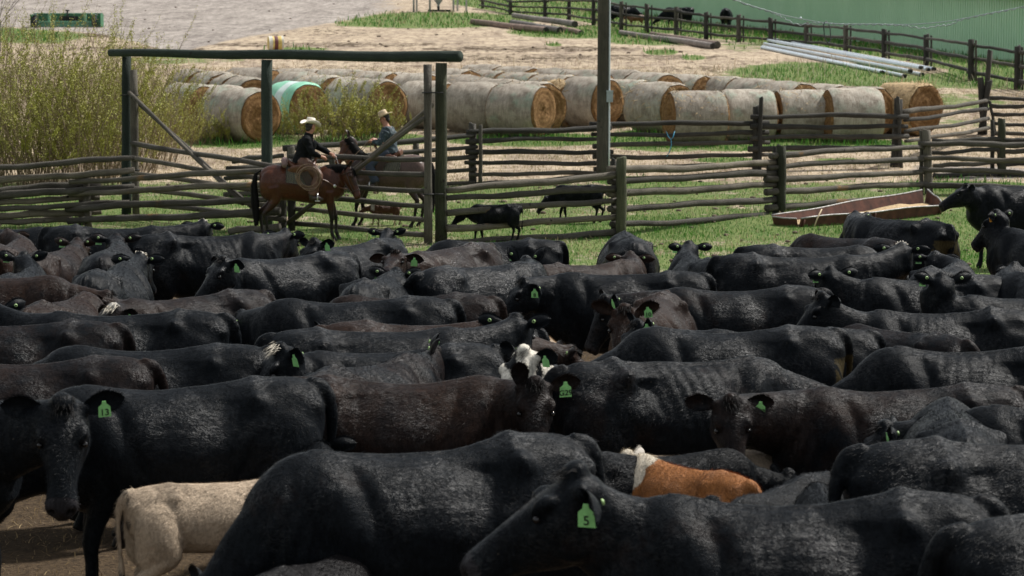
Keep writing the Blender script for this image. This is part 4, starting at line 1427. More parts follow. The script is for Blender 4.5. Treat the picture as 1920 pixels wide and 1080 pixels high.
def blade_mat(name):
    m, nt, p = new_mat(name)
    L(nt, attr(nt, 'tint').outputs['Color'], p.inputs['Base Color'])
    p.inputs['Roughness'].default_value = 0.6
    p.inputs['Specular IOR Level'].default_value = 0.25
    p.inputs['Subsurface Weight'].default_value = 0.0
    tr = nt.nodes.new('ShaderNodeBsdfTranslucent')
    L(nt, attr(nt, 'tint').outputs['Color'], tr.inputs[0])
    mx = nt.nodes.new('ShaderNodeMixShader'); mx.inputs[0].default_value = 0.3
    out = [n for n in nt.nodes if n.type == 'OUTPUT_MATERIAL'][0]
    L(nt, p.outputs[0], mx.inputs[1]); L(nt, tr.outputs[0], mx.inputs[2]); L(nt, mx.outputs[0], out.inputs[0])
    return m
M['blade'] = blade_mat('blade')
GR = [(0.055, 0.18, 0.022), (0.08, 0.23, 0.03), (0.035, 0.13, 0.02), (0.14, 0.21, 0.05)]
DR = [(0.42, 0.34, 0.20), (0.52, 0.44, 0.29), (0.30, 0.23, 0.13), (0.20, 0.20, 0.08)]
blades('grass', 330000, 33, 76, lambda g, s, b: np.clip((g - 0.25) * 1.25, 0, 1) * (1 - b), 0.075, 0.006, GR, 41, 'short green pasture grass round the fences', 'grass')
blades('tall_grass', 90000, 55, 150, lambda g, s, b: np.clip((g - 0.72) * 4, 0, 1), 0.22, 0.014, GR, 42, 'lush green grass along the bales and the far fence', 'grass')
blades('far_grass', 60000, 120, 260, lambda g, s, b: np.clip((g - 0.4) * 2, 0, 1), 0.30, 0.03, GR + DR[:1], 45, 'rough green grass round the far fence and yard edge', 'grass')
blades('dry_grass', 260000, 44, 110, lambda g, s, b: (1 - s) * (1 - b) * np.clip(1.05 - g, 0.0, 1) * 0.75, 0.085, 0.008, DR, 43, 'dry straw coloured grass and thatch between fence and bales', 'dry grass', 0.95)
blades('straw_litter', 60000, 11, 40, lambda g, s, b: b * 0.8, 0.05, 0.0035, [(0.30, 0.21, 0.10), (0.16, 0.11, 0.06), (0.42, 0.31, 0.16)], 44, 'trampled straw litter on the corral floor', 'straw', 1.9)

# ------------------------------------------------------------------ fences
RR = random.Random(3)
def Yof(u, v): return place(u, v).y
def rail(parent, a, b, r=0.062, mat='rail', bow=0.03, dark=False):
    """a, b: (u, v, Y) of the rail's axis"""
    A, B = pix(*a), pix(*b)
    n = 13
    ph = RR.uniform(0, 6); k1 = RR.uniform(-bow, bow) * 1.3
    pts = []
    for i in range(n):
        t = i / (n - 1)
        p = A.lerp(B, t)
        p.z += k1 * math.sin(PI * t) + 0.014 * math.sin(ph + t * 9) + 0.007 * math.sin(ph * 3 + t * 23)
        p.y += 0.02 * math.sin(ph * 2 + t * 7)
        pts.append(p)
    r0 = r * RR.uniform(0.85, 1.15)
    rs = [r0 * (1.10 - 0.22 * i / (n - 1)) * RR.uniform(0.93, 1.07) for i in range(n)]
    if RR.random() < 0.5: rs.reverse()
    mb = MB()
    mb.tube(pts, rs, 9, jit=0.05)
    return mb.build('rail', M[mat], parent)
def post(parent, u, vtop, vbase, Y=None, r=0.085, mat='rail', lean_u=0.0, name='post'):
    Yb = Yof(u, vbase) if Y is None else Y
    B = pix(u, vbase, Yb); B.z = float(ground(Yb)) - 0.10
    T = pix(u + lean_u, vtop, Yb)
    mb = MB()
    n = 6
    pts = [B.lerp(T, i / (n - 1)) + Vector((0.008 * math.sin(i * 2.1 + u), 0, 0)) for i in range(n)]
    pts.append(T + Vector((0, 0, 0.012)))
    mb.tube(pts, [r * 1.05, r * 1.02, r, r * 0.98, r * 0.97, r * 0.95, r * 0.82], 10, jit=0.035)
    return mb.build(name, M[mat], parent)
def lin(u, pts):
    return float(np.interp(u, [p[0] for p in pts], [p[1] for p in pts]))
def fence(name, label, group, yl, posts, rails, mat='rail', r=0.062):
    """yl: list of (u, Y) giving the line; posts: (u, vtop, vbase, radius, lean); rails: (u0, v0, u1, v1, dY)"""
    c = pix(yl[0][0], 400, yl[0][1]); c.z = float(ground(yl[0][1]))
    root = empty(name, (0, 0, 0))
    tag(root, label, 'fence', group)
    for q in posts:
        u, vt, vb, pr, ln = q[:5]
        post(root, u, vt, vb, lin(u, yl) + (q[5] if len(q) > 5 else 0), pr, q[6] if len(q) > 6 else mat, ln)
    for (u0, v0, u1, v1, dy) in rails:
        rail(root, (u0, v0, lin(u0, yl) + dy), (u1, v1, lin(u1, yl) + dy), r, mat)
    return root
GF = 'pole fences of the corral and lanes'
# nearest fence on the left, in front of the left gate
yA = [(-60, Yof(20, 428)), (170, Yof(170, 424)), (525, Yof(500, 440) - 0.3)]
fence('rail_fence', 'low stacked pole fence left of the gate with a single split grey post', GF, yA,
      [(166, 322, 423, 0.075, -4, -0.15), (153, 330, 421, 0.07, 0, 0.25, 'rail_dark')],
      [(-40, 318, 252, 295, .12), (-40, 341, 252, 320, .12), (-40, 361, 189, 346, .1), (-40, 371, 252, 352, .12), (-40, 384, 187, 370, .1), (-40, 395, 242, 379, .12), (-40, 407, 190, 397, .1), (-40, 419, 135, 411, .1),
       (131, 342, 526, 318, -.08), (131, 365, 524, 345, -.08), (125, 391, 524, 373, -.08), (128, 414, 524, 397, -.08), (430, 433, 525, 428, -.05)], 'rail', 0.066)
# near run, right of the gate
yN = [(835, Yof(835, 460)), (1165, Yof(1165, 443)), (1465, Yof(1465, 399)), (1742, Yof(1742, 362)), (2000, Yof(1960, 362))]
fence('rail_fence', 'five-rail pole fence running right from the gate past the grazing calves', GF, [(a, b) for a, b in yN],
      [(1165, 296, 446, 0.105, 0, -0.12, 'post_green'), (1151, 298, 443, 0.055, 0, 0.18, 'rail_dark'), (1465, 274, 400, 0.105, 0, -0.12, 'post_green'), (1453, 275, 398, 0.05, 0, 0.18, 'rail_dark'), (1742, 244, 363, 0.10, -5, -0.12, 'rail'), (1728, 246, 362, 0.05, 0, 0.18, 'rail_dark')],
      [(838, 356, 1157, 329, 0), (838, 372, 1157, 353, 0), (838, 398, 1158, 376, 0), (838, 429, 1158, 405, 0), (838, 454, 1160, 435, 0),
       (1142, 319, 1458, 304, .05), (1142, 342, 1458, 324, .05), (1142, 364, 1458, 346, .05), (1142, 392, 1458, 373, .05), (1146, 421, 1452, 401, .05),
       (1445, 292, 1732, 276, 0), (1440, 314, 1732, 299, 0), (1436, 336, 1732, 321, 0), (1436, 361, 1732, 345, 0), (1438, 389, 1728, 366, 0),
       (1722, 269, 1960, 272, .05), (1724, 294, 1960, 300, .05), (1724, 317, 1960, 325, .05), (1724, 346, 1960, 354, .05)], 'rail', 0.066)
# middle run
yM = [(430, Yof(530, 372)), (545, Yof(545, 372)), (886, Yof(886, 347)), (1130, Yof(1130, 333)), (1420, Yof(1420, 322)), (1680, Yof(1680, 314))]
def six(u0, u1, a, b, k=6, dy=0): return [(u0, a[i], u1, b[i], dy) for i in range(len(a))]
fence('rail_fence', 'middle pole fence in front of the hay bales, crossing behind the power pole', GF, yM,
      [(545, 276, 375, 0.10, 0, 0), (622, 290, 368, 0.07, 0, .2), (780, 262, 358, 0.08, 0, .3), (886, 232, 349, 0.095, 0, .15), (901, 235, 347, 0.05, 0, -.18, 'rail_dark'), (1418, 200, 324, 0.10, 0, .12), (1424, 183, 322, 0.055, 3, -.15, 'rail_dark'),
       (1677, 186, 316, 0.12, 8, .15, 'rail_dark'), (1690, 182, 314, 0.05, -6, -.12, 'rail_dark')],
      [(532, 277, 890, 254, 0), (435, 302, 532, 292, 0), (425, 318, 895, 274, 0), (420, 336, 895, 293, 0), (420, 352, 893, 316, 0), (420, 366, 890, 341, 0),
       (876, 246, 1145, 240, 0), (874, 265, 1144, 261, 0), (874, 284, 1149, 285, 0), (872, 304, 1150, 306, 0), (880, 329, 1140, 326, 0), (880, 345, 1110, 330, 0.05),
       (1106, 232, 1441, 230, .15), (1109, 253, 1441, 248, .15), (1112, 274, 1443, 268, .15), (1112, 294, 1443, 289, .15), (1114, 318, 1440, 310, .15),
       (1408, 220, 1703, 218, -.05), (1408, 238, 1702, 237, -.05), (1408, 259, 1703, 257, -.05), (1403, 279, 1694, 276, -.05)], 'rail_dark', 0.062)
yP = [(1690, Yof(1690, 312)), (1842, Yof(1842, 252))]
fence('rail_fence', 'short four-rail panel climbing right beside the broken hay bale', GF, yP,
      [(1846, 146, 254, 0.10, -8, 0, 'rail_dark'), (1838, 152, 200, 0.085, 18, 0.1, 'rail_dark'), (1868, 190, 256, 0.05, -12, -.15, 'rail_dark')],
      [(1690, 209, 1852, 189, 0), (1696, 226, 1852, 203, 0), (1697, 245, 1853, 223, 0), (1698, 264, 1854, 240, 0)], 'rail_dark', 0.062)
p_ = post(bpy.data.objects['rail_fence.003'], 1842, 95, 152, yP[1][1], 0.085, 'rail_dark', 15)
yQ = [(1850, Yof(1850, 262)), (2000, Yof(1960, 264))]
fence('rail_fence', 'pole fence at the right edge behind the leaning post', GF, yQ, [(1965, 175, 270, 0.1, 0, 0)],
      [(1855, 183, 1990, 186, 0), (1858, 199, 1990, 201, 0), (1860, 215, 1990, 218, 0), (1862, 232, 1990, 234, 0), (1862, 250, 1990, 252, 0)], 'rail_dark', 0.06)
yR = [(1740, Yof(1745, 335)), (1878, Yof(1878, 332)), (2000, Yof(1960, 330))]
fence('rail_fence', 'dark inner pole fence behind the corner by the feed trough', GF, yR,
      [(1878, 223, 333, 0.105, 0, 0, 'post_green'), (1861, 226, 331, 0.055, 0, .2, 'rail_dark')],
      [(1748, 264, 1884, 259, 0), (1748, 288, 1878, 279, 0), (1750, 311, 1878, 303, 0), (1750, 330, 1870, 326, 0), (1866, 262, 1990, 262, 0), (1870, 286, 1990, 284, 0), (1870, 307, 1990, 303, 0), (1866, 330, 1990, 326, 0)], 'rail_dark', 0.06)
# far fence up the slope to the green shed
fp = [(905, -14, 16), (957, 0, 27), (1022, -3, 33), (1067, -4, 37), (1113, -6, 47), (1165, 3, 56), (1213, 8, 62), (1268, 13, 66), (1324, 23, 73), (1385, 28, 79), (1445, 34, 84), (1512, 43, 88), (1586, 47, 98), (1658, 55, 109), (1737, 65, 123), (1821, 74, 151), (1908, 87, 168), (2000, 100, 190)]
yF = [(u, Yof(u, vb)) for u, vt, vb in fp]
for i in range(1, len(yF)):
    if yF[i][1] > yF[i - 1][1] - 0.5: yF[i] = (yF[i][0], yF[i - 1][1] - 0.5)
rl = []
for (a, b) in zip(fp[:-1], fp[1:]):
    for t in (0.12, 0.45, 0.78):
        rl.append((a[0] - 6, a[1] + (a[2] - a[1]) * t, b[0] + 6, b[1] + (b[2] - b[1]) * (t + 0.02), 0.15))
fence('rail_fence', 'long far pole fence climbing the slope in front of the green shed', GF, yF,
      [(u, vt, vb, 0.14, 0, -0.1) for u, vt, vb in fp] + [(u + 9, vt + 2, vb, 0.05, 0, 0.25) for u, vt, vb in fp[4:]], rl, 'rail_dark', 0.075)

# ------------------------------------------------------------------ the gate frame and its two gates
GL = place(237, 402); GR_ = place(827, 458)
gm = min((GL.lerp(GR_, k / 200) for k in range(201)), key=lambda q: abs(float(to_pix([tuple(q)])[0][0]) - 502))
root = empty('gate_frame')
tag(root, 'tall pole gateway of three posts under one long crossbeam', 'gateway')
for P, u, vt, r, mt in ((GL, 237, 106, 0.105, 'beam'), (gm, 500, 112, 0.115, 'beam'), (GR_, 827, 118, 0.115, 'post_green')):
    T = pix(u, vt, P.y)
    mb = MB()
    B = Vector((P.x, P.y, P.z - 0.1))
    n = 7
    mb.tube([B.lerp(T, i / (n - 1)) + Vector((0.006 * math.sin(i * 2.3), 0, 0)) for i in range(n)], [r * (1.03 - 0.06 * i / (n - 1)) for i in range(n)], 14, jit=0.02)
    mb.build('post', M[mt], root)
A, B = pix(207, 99, GL.y + 0.1), pix(862, 107, GR_.y - 0.1)
n = 12
mb = MB()
mb.tube([A.lerp(B, i / (n - 1)) + Vector((0, 0, 0.012 * math.sin(i * 1.3))) for i in range(n)], [0.085 + 0.028 * i / (n - 1) for i in range(n)], 14, jit=0.03)
mb.build('crossbeam', M['beam'], root)
def gate(label, hinge, hu, htop, end, eu, etop, heights, dY, dia, r=0.052, vary=0.0):
    root = empty('pole_gate')
    tag(root, label, 'gate', 'swinging pole gates')
    def up(P, z): return Vector((P.x, P.y, P.z + z))
    def stick(name, A, B, r, mat='rail', k=5):
        mb = MB()
        ph = RR.uniform(0, 6)
        mb.tube([A.lerp(B, i / k) + Vector((0, 0.01 * math.sin(ph + i), 0.012 * math.sin(ph + i * 1.7))) for i in range(k + 1)], [r * RR.uniform(0.93, 1.07) for _ in range(k + 1)], 10, jit=0.04)
        return mb.build(name, M[mat], root)
    stick('hinge_post', up(hinge, 0.03), up(hinge, htop), 0.08)
    stick('end_post', up(end, 0.03), up(end, etop), 0.085, 'rail_dark')
    for i, h in enumerate(heights):
        hh, he = h if hasattr(h, '__len__') else (h, h)
        off = (end - hinge).normalized().cross(Vector((0, 0, 1))) * 0.07
        stick('rail', up(hinge, hh) + off, up(end, he) + off + (end - hinge).normalized() * RR.uniform(0, 0.2), r)
    for sgn in (-1, 1):
        off = (end - hinge).normalized().cross(Vector((0, 0, 1))) * 0.13 * sgn
        stick('brace', up(hinge, dia[0] + sgn * 0.12) + off, hinge.lerp(end, dia[2] - sgn * 0.02) + Vector((0, 0, dia[1] + sgn * 0.10)) + off, 0.043)
    # two iron straps hold the hinge post to the frame
    for z in (htop - 0.55, 1.0):
        mb = MB()
        q = up(hinge, z)
        t = Vector((1 if eu < hu else -1, 0, 0))
        ring = [q + Vector((0.10 * math.cos(a), 0.10 * math.sin(a), 0)) for a in [2 * PI * k / 14 for k in range(15)]]
        mb.tube(ring, 0.013, 6, cap=False)
        mb.tube([q + t * 0.09, q + t * 0.30], 0.014, 6)
        mb.build('hinge_strap', M['dark'], root)
    return root
hl_, el_ = place(255, 405), place(530, 441)
gate('left pole gate with a pair of long sloping braces', hl_, 255, 3.16, el_, 520, 1.1, [(1.57, 1.38), (1.25, 1.08), (0.93, 0.86), (0.62, 0.58), (0.30, 0.34)], 0, (2.55, 0.45, 0.80), 0.055)
hr_, er_ = place(803, 461), place(547, 436)
gate('right pole gate behind the bay horse, its braces crossing the roan horse', hr_, 803, 3.5, er_, 547, 1.5, [(1.66, 1.55), (1.36, 1.28), (1.04, 1.0), 0.755, 0.48, 0.19], 0, (2.58, 0.18, 1.03), 0.052)

# ------------------------------------------------------------------ hay bales
def bale_mats():
    m, nt, p = new_mat('net_wrapped_hay')
    v = coords(nt, (1, 1, 1))
    wv = nt.nodes.new('ShaderNodeMapping'); wv.inputs['Scale'].default_value = (14, 2, 2)
    t = nt.nodes.new('ShaderNodeTexCoord'); L(nt, t.outputs['Object'], wv.inputs[0])
    n1 = noise(nt, wv.outputs[0], 2.2, 5, 0.7)
    n2 = noise(nt, v, 1.4, 4)
    n3 = noise(nt, v, 30, 3)
    n6 = noise(nt, v, 3.5, 5, 0.7)
    c = ramp(nt, n1, [(0.25, (0.22, 0.19, 0.155)), (0.7, (0.46, 0.42, 0.36))])
    gw = attr(nt, 'net', 'OBJECT').outputs['Fac']
    c = mixc(nt, mth(nt, 'MULTIPLY', ramp(nt, n2, [(0.50, 0), (0.68, 0.7)]), gw), c, (0.22, 0.36, 0.28))
    c = mixc(nt, ramp(nt, n3, [(0.55, 0), (0.75, 0.35)]), c, (0.46, 0.42, 0.36))
    c = mixc(nt, ramp(nt, n6, [(0.46, 0), (0.66, 0.7)]), c, (0.17, 0.14, 0.11))
    c = mixc(nt, ramp(nt, n6, [(0.30, 0.55), (0.42, 0)]), c, (0.50, 0.47, 0.42))
    orn = nt.nodes.new('ShaderNodeObjectInfo').outputs['Random']
    c = mixc(nt, 1.0, c, ramp(nt, orn, [(0, (0.78, 0.76, 0.74)), (1, (1.15, 1.14, 1.12))]), 'MULTIPLY')
    L(nt, c, p.inputs['Base Color'])
    p.inputs['Roughness'].default_value = 0.85; p.inputs['Specular IOR Level'].default_value = 0.2
    bump(nt, p, mth(nt, 'ADD', n1, n3), 0.5, 0.02)
    m2, nt, p = new_mat('hay_end')
    v = coords(nt)
    sp = nt.nodes.new('ShaderNodeSeparateXYZ'); L(nt, v, sp.inputs[0])
    rad = mth(nt, 'SQRT', mth(nt, 'ADD', mth(nt, 'POWER', sp.outputs[1], 2.0), mth(nt, 'POWER', mth(nt, 'SUBTRACT', sp.outputs[2], 0.0), 2.0)))
    n1 = noise(nt, v, 5, 5, 0.7)
    n3 = noise(nt, coords(nt, (1, 1, 1)), 38, 4, 0.75)
    ringf = mth(nt, 'SINE', mth(nt, 'ADD', mth(nt, 'MULTIPLY', rad, 42), mth(nt, 'MULTIPLY', n1, 14)))
    k = mth(nt, 'ADD', mth(nt, 'MULTIPLY', ringf, 0.07), n3)
    c = ramp(nt, k, [(0.25, (0.09, 0.045, 0.018)), (0.5, (0.22, 0.12, 0.05)), (0.80, (0.42, 0.27, 0.12))])
    L(nt, c, p.inputs['Base Color'])
    p.inputs['Roughness'].default_value = 0.9; p.inputs['Specular IOR Level'].default_value = 0.15
    bump(nt, p, k, 0.8, 0.04)
    m3 = simple('green_net_wrap', (0.24, 0.55, 0.38), 0.5, 0.15, 4, bmp=0.006, sc=(6, 1, 1))
    m4 = simple('pale_net_wrap', (0.55, 0.66, 0.62), 0.5, 0.15, 4, bmp=0.006, sc=(6, 1, 1))
    return m, m2, m3, m4
M['bale'], M['bale_end'], M['net'], M['net2'] = bale_mats()
M['bale_top'] = simple('loose_hay', (0.42, 0.30, 0.16), 0.9, 0.45, 14, bmp=0.03)
BALE_L, BALE_R = 1.55, 0.80
def make_bale(kind='net', loose=0, hairs=260, seed=0):
    R = random.Random(seed)
    Lh = BALE_L / 2
    seg, nx = 48, 12
    Vs = []; F = []; mi = []
    ph = R.uniform(0, 6)
    def rad(a, x): 
        z = math.sin(a)
        f = 1 + 0.022 * math.sin(2 * a + ph) + 0.012 * math.sin(x * 7 + ph) + 0.014 * math.sin(5 * a + x * 4 + ph) + 0.008 * math.sin(11 * a - x * 6)
        if loose: f *= 1 + 0.05 * loose * math.sin(7 * a + ph * 2) + 0.04 * loose * R.uniform(-1, 1)
        e = abs(x) / Lh
        f *= 1 - 0.10 * max(0, e - 0.90) / 0.10 * 0.8
        return BALE_R * f
    for i in range(nx + 1):
        x = -Lh + 2 * Lh * i / nx
        for k in range(seg):
            a = 2 * PI * k / seg
            r = rad(a, x)
            Vs.append((x, r * math.cos(a), r * math.sin(a)))
    for i in range(nx):
        for k in range(seg):
            F.append((i * seg + k, i * seg + (k + 1) % seg, (i + 1) * seg + (k + 1) % seg, (i + 1) * seg + k))
            a = 2 * PI * (k + 0.5) / seg
            mi.append(0)
    body = MB(); 
    for f, m_ in zip(F, mi): pass
    body.add(Vs, F, 0)
    root = empty('hay_bale')
    def end(sx):
        V = []; Fc = []
        rr = [0.97, 0.93, 0.8, 0.62, 0.45, 0.28, 0.12]
        for j, q in enumerate(rr):
            for k in range(seg):
                a = 2 * PI * k / seg
                r = rad(a, sx * Lh) * q
                bul = 0.0 if j == 0 else 0.035 + 0.02 * math.sin(a * 2 + j) + R.uniform(-0.012, 0.012) * (1 + 2 * loose)
                V.append((sx * (Lh + bul - 0.004), r * math.cos(a), r * math.sin(a)))
        V.append((sx * (Lh + 0.03), 0, 0))
        c = len(V) - 1
        for j in range(len(rr) - 1):
            for k in range(seg):
                q = (j * seg + k, (j + 1) * seg + k, (j + 1) * seg + (k + 1) % seg, j * seg + (k + 1) % seg)
                Fc.append(q if sx < 0 else tuple(reversed(q)))
        for k in range(seg):
            q = ((len(rr) - 1) * seg + k, c, (len(rr) - 1) * seg + (k + 1) % seg)
            Fc.append(q if sx < 0 else tuple(reversed(q)))
        mb = MB(); mb.add(V, Fc)
        # loose stalks standing off the face
        for _ in range(hairs):
            a = R.uniform(0, 2 * PI); q = math.sqrt(R.random()) * BALE_R * 0.98
            p = Vector((sx * (Lh + 0.02), q * math.cos(a), q * math.sin(a)))
            d = Vector((sx * R.uniform(0.1, 0.9), -math.sin(a) * R.choice((-1, 1)) + R.uniform(-.5, .5), math.cos(a) + R.uniform(-0.9, 0.4))).normalized()
            ll = R.uniform(0.05, 0.13)
            w = Vector((0, -math.sin(a), math.cos(a))).cross(d).normalized() * 0.006
            mb.add([p - w, p + w, p + d * ll], [(0, 1, 2)])
        return mb
    wb = body.build('net_wrap' if kind != 'loose' else 'rolled_hay', {'net': M['bale'], 'green': M['net'], 'loose': M['bale_top']}[kind], root)
    wb['net'] = 1.0
    if kind == 'green':
        mb = MB()
        V = []; Fc = []
        for i in range(5):
            x = -Lh * 0.1 + Lh * 0.55 * i / 4
            for k in range(seg):
                a = 2 * PI * k / seg
                r = rad(a, x) + 0.006
                V.append((x, r * math.cos(a), r * math.sin(a)))
        for i in range(4):
            for k in range(seg):
                Fc.append((i * seg + k, i * seg + (k + 1) % seg, (i + 1) * seg + (k + 1) % seg, (i + 1) * seg + k))
        mb.add(V, Fc)
        mb.build('wrap_band', M['net2'], wb)
    for sx in (-1, 1): end(sx).build('end_face', M['bale_end'], root)
    if kind == 'net':
        mb = MB()
        for _ in range(900):
            a = R.uniform(0, 2 * PI); x = R.uniform(-Lh, Lh)
            r = rad(a, x) - 0.005
            p = Vector((x, r * math.cos(a), r * math.sin(a))); nrm = Vector((0, math.cos(a), math.sin(a)))
            d = (nrm * R.uniform(0.1, 0.7) + Vector((R.uniform(-1, 1), R.uniform(-1, 1), R.uniform(-1, 1)))).normalized()
            w = nrm.cross(d).normalized() * 0.005
            mb.add([p - w, p + w, p + d * R.uniform(0.03, 0.09)], [(0, 1, 2)])
        fz = mb.build('stray_stalks', M['bale'], wb)
        fz['net'] = 0.0; fz['kind'] = 'stuff'
    if loose:
        mb = MB()
        for _ in range(int(1600 * loose)):
            a = R.uniform(-0.2, PI + 0.2); x = R.uniform(-Lh, Lh * 1.05)
            p = Vector((x, BALE_R * 0.98 * math.cos(a), BALE_R * 0.98 * math.sin(a)))
            nrm = Vector((0, math.cos(a), math.sin(a)))
            d = (nrm * R.uniform(0.05, 0.55) + Vector((R.uniform(-0.7, 1), R.uniform(-.6, .6), R.uniform(-0.9, 0.1)))).normalized()
            ll = R.uniform(0.08, 0.26)
            w = nrm.cross(d).normalized() * 0.009
            m_ = p + d * ll * 0.6
            mb.add([p - w, p + w, m_ + w, m_ - w, p + d * ll - Vector((0, 0, 0.03))], [(0, 1, 2, 3), (3, 2, 4)])
        mb.build('loose_stalks', M['bale_top'], root)['kind'] = 'stuff'
    return root
protos = [make_bale('net', 0, 220, 1), make_bale('net', 0.0, 220, 2), make_bale('net', 0.12, 260, 3)]
greenb = make_bale('green', 0, 200, 5)
used = set()
BALES = []
def put_bale(u, vtop, ang, label, proto=None, group='round hay bales in the yard', sc=1.0, roll=None, net=None):
    P = place(u, vtop, 2 * BALE_R * sc * 0.985)
    P.z = float(ground(P.y)) + BALE_R * sc * 0.95
    src = proto if proto is not None else RR.choice(protos)
    if src.name in used: o = copy_tree(src)
    else: o = src; used.add(src.name)
    o.location = P
    o.scale = (sc, sc, sc)
    o.rotation_mode = 'XYZ'
    o.rotation_euler = (RR.uniform(-0.6, 0.6) if roll is None else roll, 0, ang)
    for ch in o.children:
        if 'wrap' in ch.name: ch['net'] = RR.choice([0.1, 0.3, 0.6, 1.0]) if net is None else net
    tag(o, label, 'hay bale', group)
    BALES.append(o)
    return o
def bale_row(u0, v0, u1, v1, n, name_txt, labels, ang=None, net=None):
    """right end first; touching bales from one end of the row to the other"""
    A = place(u0, v0, 1.57); B = place(u1, v1, 1.57)
    d = (A - B); a = math.atan2(d.y, d.x)
    n = max(1, int(round(d.length / (BALE_L * 1.04))))
    d.normalize()
    for i in range(n + 1):
        P = A - d * (BALE_L * 1.035 * i) + Vector((d.y, -d.x, 0)) * RR.uniform(-0.13, 0.13)
        uu, vv = to_pix([[P.x + RR.uniform(-.05, .05), P.y + RR.uniform(-.05, .05), float(ground(P.y)) + 1.575]])
        put_bale(float(uu[0]), float(vv[0]), a + RR.uniform(-0.04, 0.04), labels(i), net=net, sc=RR.uniform(0.94, 1.05))
ORD = ['first', 'second', 'third', 'fourth', 'fifth', 'sixth', 'seventh', 'eighth', 'ninth', 'tenth', 'eleventh', 'twelfth']
def row_label(txt):
    return lambda i: '%s hay bale from right end of %s' % (ORD[i], txt)
bale_row(1600, 165, 1290, 168, 5, 'a', row_label('the row nearest the right fence'), D(-47))
bale_row(1620, 160, 1330, 140, 5, 'b', row_label('the row ending at the torn bale'))
put_bale(1700, 153, D(-52), 'torn loose hay bale standing highest at the right end of the rows', make_bale('loose', 0.5, 500, 8), sc=1.02)
bale_row(1240, 152, 1085, 142, 3, 'c', row_label('the row behind the power pole'), D(-50))
bale_row(1290, 138, 1150, 129, 3, 'd', row_label('the back row right of the pole'))
put_bale(1055, 150, D(-62), 'collapsed golden loose hay bale beside the front row left of the power pole', make_bale('loose', 0.9, 500, 9), sc=0.92, roll=0.5)
bale_row(975, 157, 775, 150, 3, 'e', row_label('the row right of the straw-hatted rider'), D(-48))
bale_row(1000, 150, 905, 143, 2, 'f', row_label('the row behind the golden bale'))
bale_row(700, 148, 575, 136, 3, 'g', row_label('the row behind the middle brush'))
bale_row(850, 138, 690, 131, 3, 'h', row_label('the row behind the right gatepost'))
bale_row(1040, 138, 870, 128, 4, 'i', row_label('the row above the golden bale'))
bale_row(1100, 130, 905, 120, 4, 'j', row_label('the farthest centre row'))
bale_row(640, 128, 450, 125, 4, 'k', row_label('the far row under the crossbeam'))
bale_row(465, 165, 375, 157, 2, 'l', row_label('the row left of the middle gatepost'), D(-52), net=1.0)
bale_row(470, 142, 385, 130, 2, 'm', row_label('the row behind the green bale'))
put_bale(553, 153, D(-52), 'bright green net wrapped hay bale right of the middle gate post', greenb)

# ------------------------------------------------------------------ the green ribbed shed up the slope
def shed():
    m, nt, p = new_mat('green_ribbed_steel')
    v = coords(nt)
    L(nt, ramp(nt, noise(nt, v, 0.4, 4), [(0.3, (0.44, 0.66, 0.47)), (0.7, (0.52, 0.73, 0.54))]), p.inputs['Base Color'])
    p.inputs['Roughness'].default_value = 0.5
    A = place(1120, 16); B = place(1960, 123)
    d = Vector((B.x - A.x, B.y - A.y, 0)); Ltot = d.length; d.normalize()
    nrm = Vector((d.y, -d.x, 0))
    if nrm.y > 0: nrm = -nrm
    root = empty('steel_shed')
    H = 3.05
    def build(P0, dd, nn, Ln, h0, h1, name):
        mb = MB()
        pitch = 0.30
        n = int(Ln / pitch)
        xs = []
        for i in range(n + 1):
            x = i * pitch
            xs += [(x, 0), (x + 0.20, 0), (x + 0.21, 0.07), (x + 0.29, 0.07)]
        V = []
        for (x, o) in xs:
            q = P0 + dd * x + nn * o
            gz = float(ground(q.y))
            t = x / Ln
            V.append((q.x, q.y, gz - 0.3)); V.append((q.x, q.y, A.z * 0 + h0 * (1 - t) + h1 * t))
        F = [(2 * i, 2 * i + 2, 2 * i + 3, 2 * i + 1) for i in range(len(xs) - 1)]
        mb.add(V, F)
        return mb.build(name, m, root, smooth=False)
    top0, top1 = A.z + H, B.z + H
    build(A, d, nrm, Ltot, top0, top1, 'wall')
    back = -nrm * 11
    build(B, -nrm, d, 11, top1, top1 + 0.4, 'wall')
    mb = MB()
    for (P, q) in ((A, top0), (B, top1)): pass
    e = nrm * 0.5
    V = [A + e, B + e, B + back, A + back]
    V = [Vector((V[0].x, V[0].y, top0 - 0.02)), Vector((V[1].x, V[1].y, top1 - 0.02)), Vector((V[2].x, V[2].y, top1 + 1.9)), Vector((V[3].x, V[3].y, top0 + 1.9))]
    W = [q + Vector((0, 0, 0.12)) for q in V]
    mb.add(V + W, [(0, 1, 2, 3), (7, 6, 5, 4), (0, 4, 5, 1), (1, 5, 6, 2), (2, 6, 7, 3), (3, 7, 4, 0)])
    mb.build('roof', simple('brown_roof', (0.22, 0.17, 0.14), 0.5, 0.1), root, smooth=False)
    tag(root, 'long pale green ribbed steel shed behind the far fence', 'shed')
shed()

